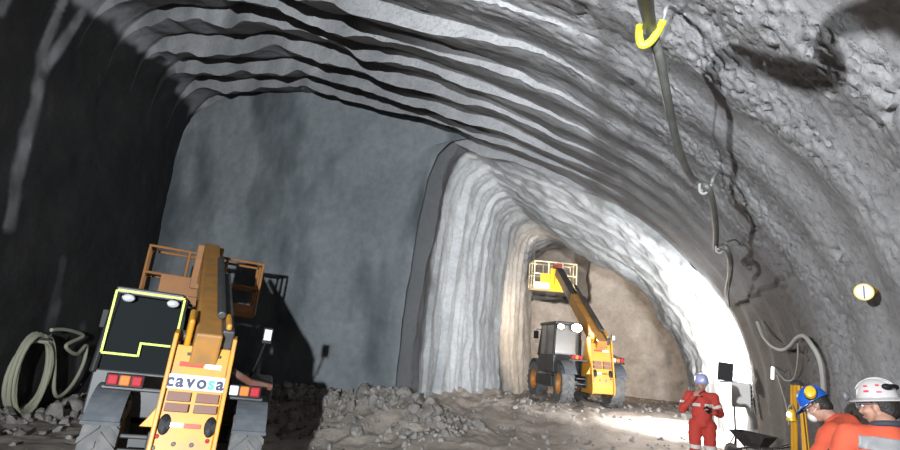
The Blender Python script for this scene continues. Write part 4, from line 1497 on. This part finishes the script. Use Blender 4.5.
def hook(px, py, tip, label, m, group=None, k=1.0, r=0.016, name='pipe_hook', sleeve=None):
    """bar fixed in the rock whose end is bent up into a cradle"""
    a, n = off_wall(px, py, -0.10)
    mb = MB()
    tip = Vector(tip)
    up_z = Vector((0, 0, 1))
    pts = [a, a.lerp(tip - n * 0.17 + up_z * 0.07, 0.6), tip - n * 0.16 * k + up_z * 0.05 * k, tip - n * 0.11 * k - up_z * 0.035 * k, tip - up_z * (0.035 + 0.05 * k), tip + n * 0.10 * k - up_z * 0.045 * k, tip + n * 0.14 * k + up_z * 0.05 * k, tip + n * 0.135 * k + up_z * 0.15 * k]
    sp_ = spline(pts, 8)
    root = empty(name, a, label, 'hook', group=group)
    mb.tube([p - a for p in sp_], r, 8)
    mb.build('bar', M[m], root, smoothed=True)
    if sleeve:
        mb = MB()
        k0 = int(len(sp_) * 0.42)
        mb.tube([p - a for p in sp_[k0:]], r * 1.9, 10)
        mb.build('sleeve', M[sleeve], root, smoothed=True)
    return root


G1, G2, G3, G4 = 0.62, 0.58, 0.52, 0.45
h1 = off_wall(652, 30, G1)[0]
h2 = off_wall(706, 187, G2)[0]
h3 = off_wall(721, 248, G3)[0]
h4 = off_wall(728, 290, G4)[0]
hook(676, 11, h1, 'steel hook with yellow sleeve holding the hose highest on the vault', 'steel', sleeve='hookyellow')
hook(717, 170, h2, 'bare steel hook holding the hose halfway down the right wall', 'steel', k=0.6)
hook(740, 246, h3, 'steel hook carrying the hose just above the bright drift arch', 'steel', k=0.55, r=0.014)


def hose_obj(name, pts, r, m, label, cat, n=10):
    mb = MB()
    p0 = Vector(pts[0])
    sp_ = spline(pts, 10)
    if isinstance(r, list):
        r = [float(v) for v in np.interp(np.linspace(0, len(r) - 1, len(sp_)), range(len(r)), r)]
    mb.tube([Vector(p) - p0 for p in sp_], r, n)
    o = mb.build(name, M[m], smoothed=True)
    o.location = p0
    return tag(o, label, cat)


WL = Vector((-3.4, -4.0, 2.7))
up_run = [wall_point(x, y).lerp(WL, f) for x, y, f in ((925, -4, 0.25), (880, 8, 0.245), (838, 20, 0.24), (822, 44, 0.235), (838, 70, 0.235), (800, 74, 0.23), (762, 64, 0.21), (726, 54, 0.165))]
up_run = [Vector((-0.2, -3.8, 4.45)), Vector((0.0, -1.2, 4.35)), Vector((0.1, 0.7, 4.2))] + up_run
hp = up_run + [off_wall(x, y, g)[0] for x, y, g in ((651, 28, G1), (660, 58, G1 + 0.05), (667, 95, G1 + 0.10), (675, 135, G1 + 0.1), (686, 168, G2 + 0.08), (696, 182, G2), (707, 187, G2), (713, 205, G2), (716, 230, G2 - 0.02), (716, 250, G3), (724, 246, G3), (730, 258, G3), (730, 275, G4), (727, 292, G4), (728, 306, 0.12))]
hose_obj('hose', hp, [0.055] * 10 + [0.06] + [0.045] + [0.036] * (len(hp) - 12), 'hose', 'long dark hose sagging from hook to hook along the right vault', 'hose')
hp = [off_wall(x, y, g)[0] for x, y, g in ((625, -30, G1), (639, 2, G1), (650, 40, G1), (659, 78, G1), (668, 118, G1), (677, 150, G1), (688, 176, G2), (704, 192, G2))]
hose_obj('thin_cable', hp, 0.010, 'palecable', 'thin pale cable running beside the dark hose on the right vault', 'cable', 6)
hp = [off_wall(x, y, g)[0] for x, y, g in ((757, 322, 0.1), (763, 336, 0.12), (772, 346, 0.14), (782, 350, 0.15), (790, 346, 0.15), (797, 338, 0.14), (804, 336, 0.12), (811, 344, 0.12), (818, 356, 0.1), (822, 372, 0.1), (824, 400, 0.1))]
hose_obj('conduit', hp, 0.026, 'palecable', 'pale looped conduit low on the right wall above the yellow tripod', 'conduit', 8)

# small steel brackets with black rubber hangers on the right wall
spots = [(732, 197, 772, 221, 'upper bent rubber hanger on the right wall beside the dark hose'),
         (741, 250, 775, 277, 'middle rubber hanger on the right wall, below the bent one'),
         (751, 308, 772, 312, 'lowest short curved rubber hanger on the right wall')]

# survey target
tg, n = off_wall(864, 292, 0.16)
an, _ = off_wall(880, 290, -0.03)
tt = empty('survey_target', tg, 'round white survey target in yellow holder on the right wall above the white hard hat', 'survey target')
dv = (EYE - tg).normalized()
mx = mtx_axis((0, 0, 0), dv) @ Matrix.Scale(0.72, 4)
b = MB()
b.lathe([(0.066, -0.03), (0.098, -0.03), (0.102, 0.0), (0.098, 0.02), (0.085, 0.02), (0.082, 0.006), (0.0, 0.006), (0.0, -0.03)], mx, 32)
b.build('holder', M['muff'], tt, smoothed=True)
b = MB()
b.lathe([(0.0, 0.012), (0.05, 0.012), (0.082, 0.008)], mx, 32)
disc = b.build('target_disc', M['signwhite'], tt, smoothed=True)
b = MB()
b.box(mx @ Vector((0.0, 0.0, 0.014)), (0.012, 0.004, 0.11), dv.to_track_quat('Y', 'Z').to_matrix())
b.build('target_mark', M['plasticgrey'], disc)
b = MB()
v = (an - tg)
b.tube([v.normalized() * 0.095, v.normalized() * 0.17], 0.028, 10)
b.tube([v.normalized() * 0.15, v], 0.012, 8)
b.build('bracket', M['muff'], tt, smoothed=True)

# small tube lamp on its cable
tb, n = off_wall(772.5, 373, 0.16)
lt = empty('tube_lamp', tb, 'small white tube lamp hung on the right wall beside the yellow tripod', 'lamp')
b = MB()
b.box((0, 0, 0), (0.045, 0.03, 0.20), Euler((0, 0.06, 0)).to_matrix())
b.build('lamp_body', M['lampdim'], lt, bevel=0.012)
b = MB()
b.tube([(0.0, 0, 0.10), (0.05, 0.0, 0.11), (n * -0.17)], 0.008, 6)
b.build('hanger', M['dark'], lt)
hp = [off_wall(x, y, g)[0] for x, y, g in ((775, 368, 0.12), (779, 374, 0.12), (785, 380, 0.11), (792, 380, 0.1), (796, 372, 0.1), (798, 355, 0.1), (797, 338, 0.1))]
hose_obj('lamp_cable', hp, 0.010, 'palecable', 'pale cable looping from the small tube lamp up to the conduit', 'cable', 6)
hp = [off_wall(x, y, g)[0] for x, y, g in ((777, 375, 0.1), (781, 388, 0.1), (786, 405, 0.1), (789, 425, 0.1))]
hose_obj('drop_cord', hp, 0.007, 'palecable', 'thin pale cord dropping straight from the small tube lamp', 'cord', 6)

# hose coil hung on the left wall
mb = MB()
cc = sight(22, 374, 12.6)
ax = Vector((0.9, 0.43, 0)).normalized()          # out of the wall
tx = Vector((-0.43, 0.9, 0)).normalized()         # along the wall, away from us
rc = random.Random(5)
pts = []
turns = 6
for k in range(turns * 24 + 1):
    a = 2 * PI * k / 24
    j = k / 24
    rx, rz = 0.60 + 0.07 * math.sin(j * 2.1), 0.82 + 0.06 * math.sin(j * 1.3 + 1)
    sag = 0.05 * math.sin(j * 3.7)
    pts.append(tx * (rx * math.cos(a + PI / 2) + 0.04 * math.sin(j * 5)) + Vector((0, 0, rz * math.sin(a + PI / 2) + sag)) + ax * (0.10 + 0.045 * (j % 3) + 0.02 * math.sin(j * 7)))
tail = [Vector((x_ * 0.0, 0, z_)) + tx * x_ + ax * o_ for x_, z_, o_ in ((0.0, 0.83, 0.2), (0.45, 0.74, 0.2), (0.75, 0.25, 0.2), (1.0, -0.40, 0.2), (1.3, -0.55, 0.2), (1.75, -0.30, 0.2), (2.05, 0.2, 0.2), (2.0, 0.62, 0.2), (1.5, 0.42, 0.26), (1.0, 0.62, 0.24), (1.7, 0.86, 0.22), (0.9, 0.98, 0.22), (0.3, 0.96, 0.22))]
mb.tube(pts + spline(tail, 8)[1:], 0.042, 8)
co_ = mb.build('hose_coil', M['palehose'], smoothed=True)
co_.location = cc
tag(co_, 'big pale hose coil hung in loops on the dark left wall', 'hose')
mb = MB()
mb.tube([(0, 0, 0), ax * 0.42 + Vector((0, 0, 0.03)), ax * 0.46 + Vector((0, 0, 0.14))], 0.022, 8)
pg = mb.build('wall_peg', M['dark'], smoothed=True)
pg.location = cc + Vector((0, 0, 0.74)) - ax * 0.05
tag(pg, 'steel peg carrying the pale hose coil on the left wall', 'peg')


# ------------------------------------------------------------------ light
def spot(name, loc, target, energy, size_deg, blend, radius, color):
    l = bpy.data.lights.new(name, 'SPOT')
    l.energy = energy
    l.spot_size = math.radians(size_deg)
    l.spot_blend = blend
    l.shadow_soft_size = radius
    l.color = color
    o = bpy.data.objects.new(name, l)
    COL.objects.link(o)
    o.location = loc
    o.rotation_euler = (Vector(target) - Vector(loc)).to_track_quat('-Z', 'Y').to_euler()
    return o


# work lamps of the far machine (they point back along the tunnel)
FR = Matrix.Translation(far.location) @ far.rotation_euler.to_matrix().to_4x4()
lb = FR @ Vector((-0.39, -0.12, 2.40))
ls = FR @ Vector((-0.94, -0.12, 2.38))
spot('far_small_lamp', ls, (1.6, 14.6, 1.4), 2600, 86, 0.95, 0.06, (1.0, 0.93, 0.86))
ff = FR @ Vector((-0.66, 2.0, 2.55))
spot('far_front_lamp', ff, ff + Vector((-0.6, 5, 0.3)), 900, 150, 0.7, 0.12, (1.0, 0.78, 0.58))
# floodlight on the tripod, aimed into the drift
fp = Matrix.Translation(fl.location) @ fl.rotation_euler.to_matrix().to_4x4() @ Vector((-0.17, 0.10, 1.76))
spot('floodlight', fp, fp + Vector((-0.3, 5, 1.2)), 2900, 152, 0.22, 0.15, (0.97, 0.985, 1.0))
# one inferred lamp behind us, split into unseen floods for face and right wall
spot('site_lamp_face', (0.9, -6.0, 2.2), (-8.4, 13.7, 4.9), 18500, 62, 0.75, 0.10, (0.90, 0.96, 1.0))
spot('site_lamp_wall', (-3.4, -4.0, 2.7), (2.4, 8.0, 3.7), 8500, 76, 0.75, 0.09, (0.96, 0.98, 1.0))

w = bpy.data.worlds.new('world')
SC.world = w
w.use_nodes = True
w.node_tree.nodes['Background'].inputs['Color'].default_value = (0.5, 0.52, 0.55, 1)
w.node_tree.nodes['Background'].inputs['Strength'].default_value = 0.006

vs_ = SC.view_settings
vs_.view_transform = 'Standard'
vs_.look = 'None'
vs_.exposure = 0
vs_.gamma = 1
vs_.use_curve_mapping = False
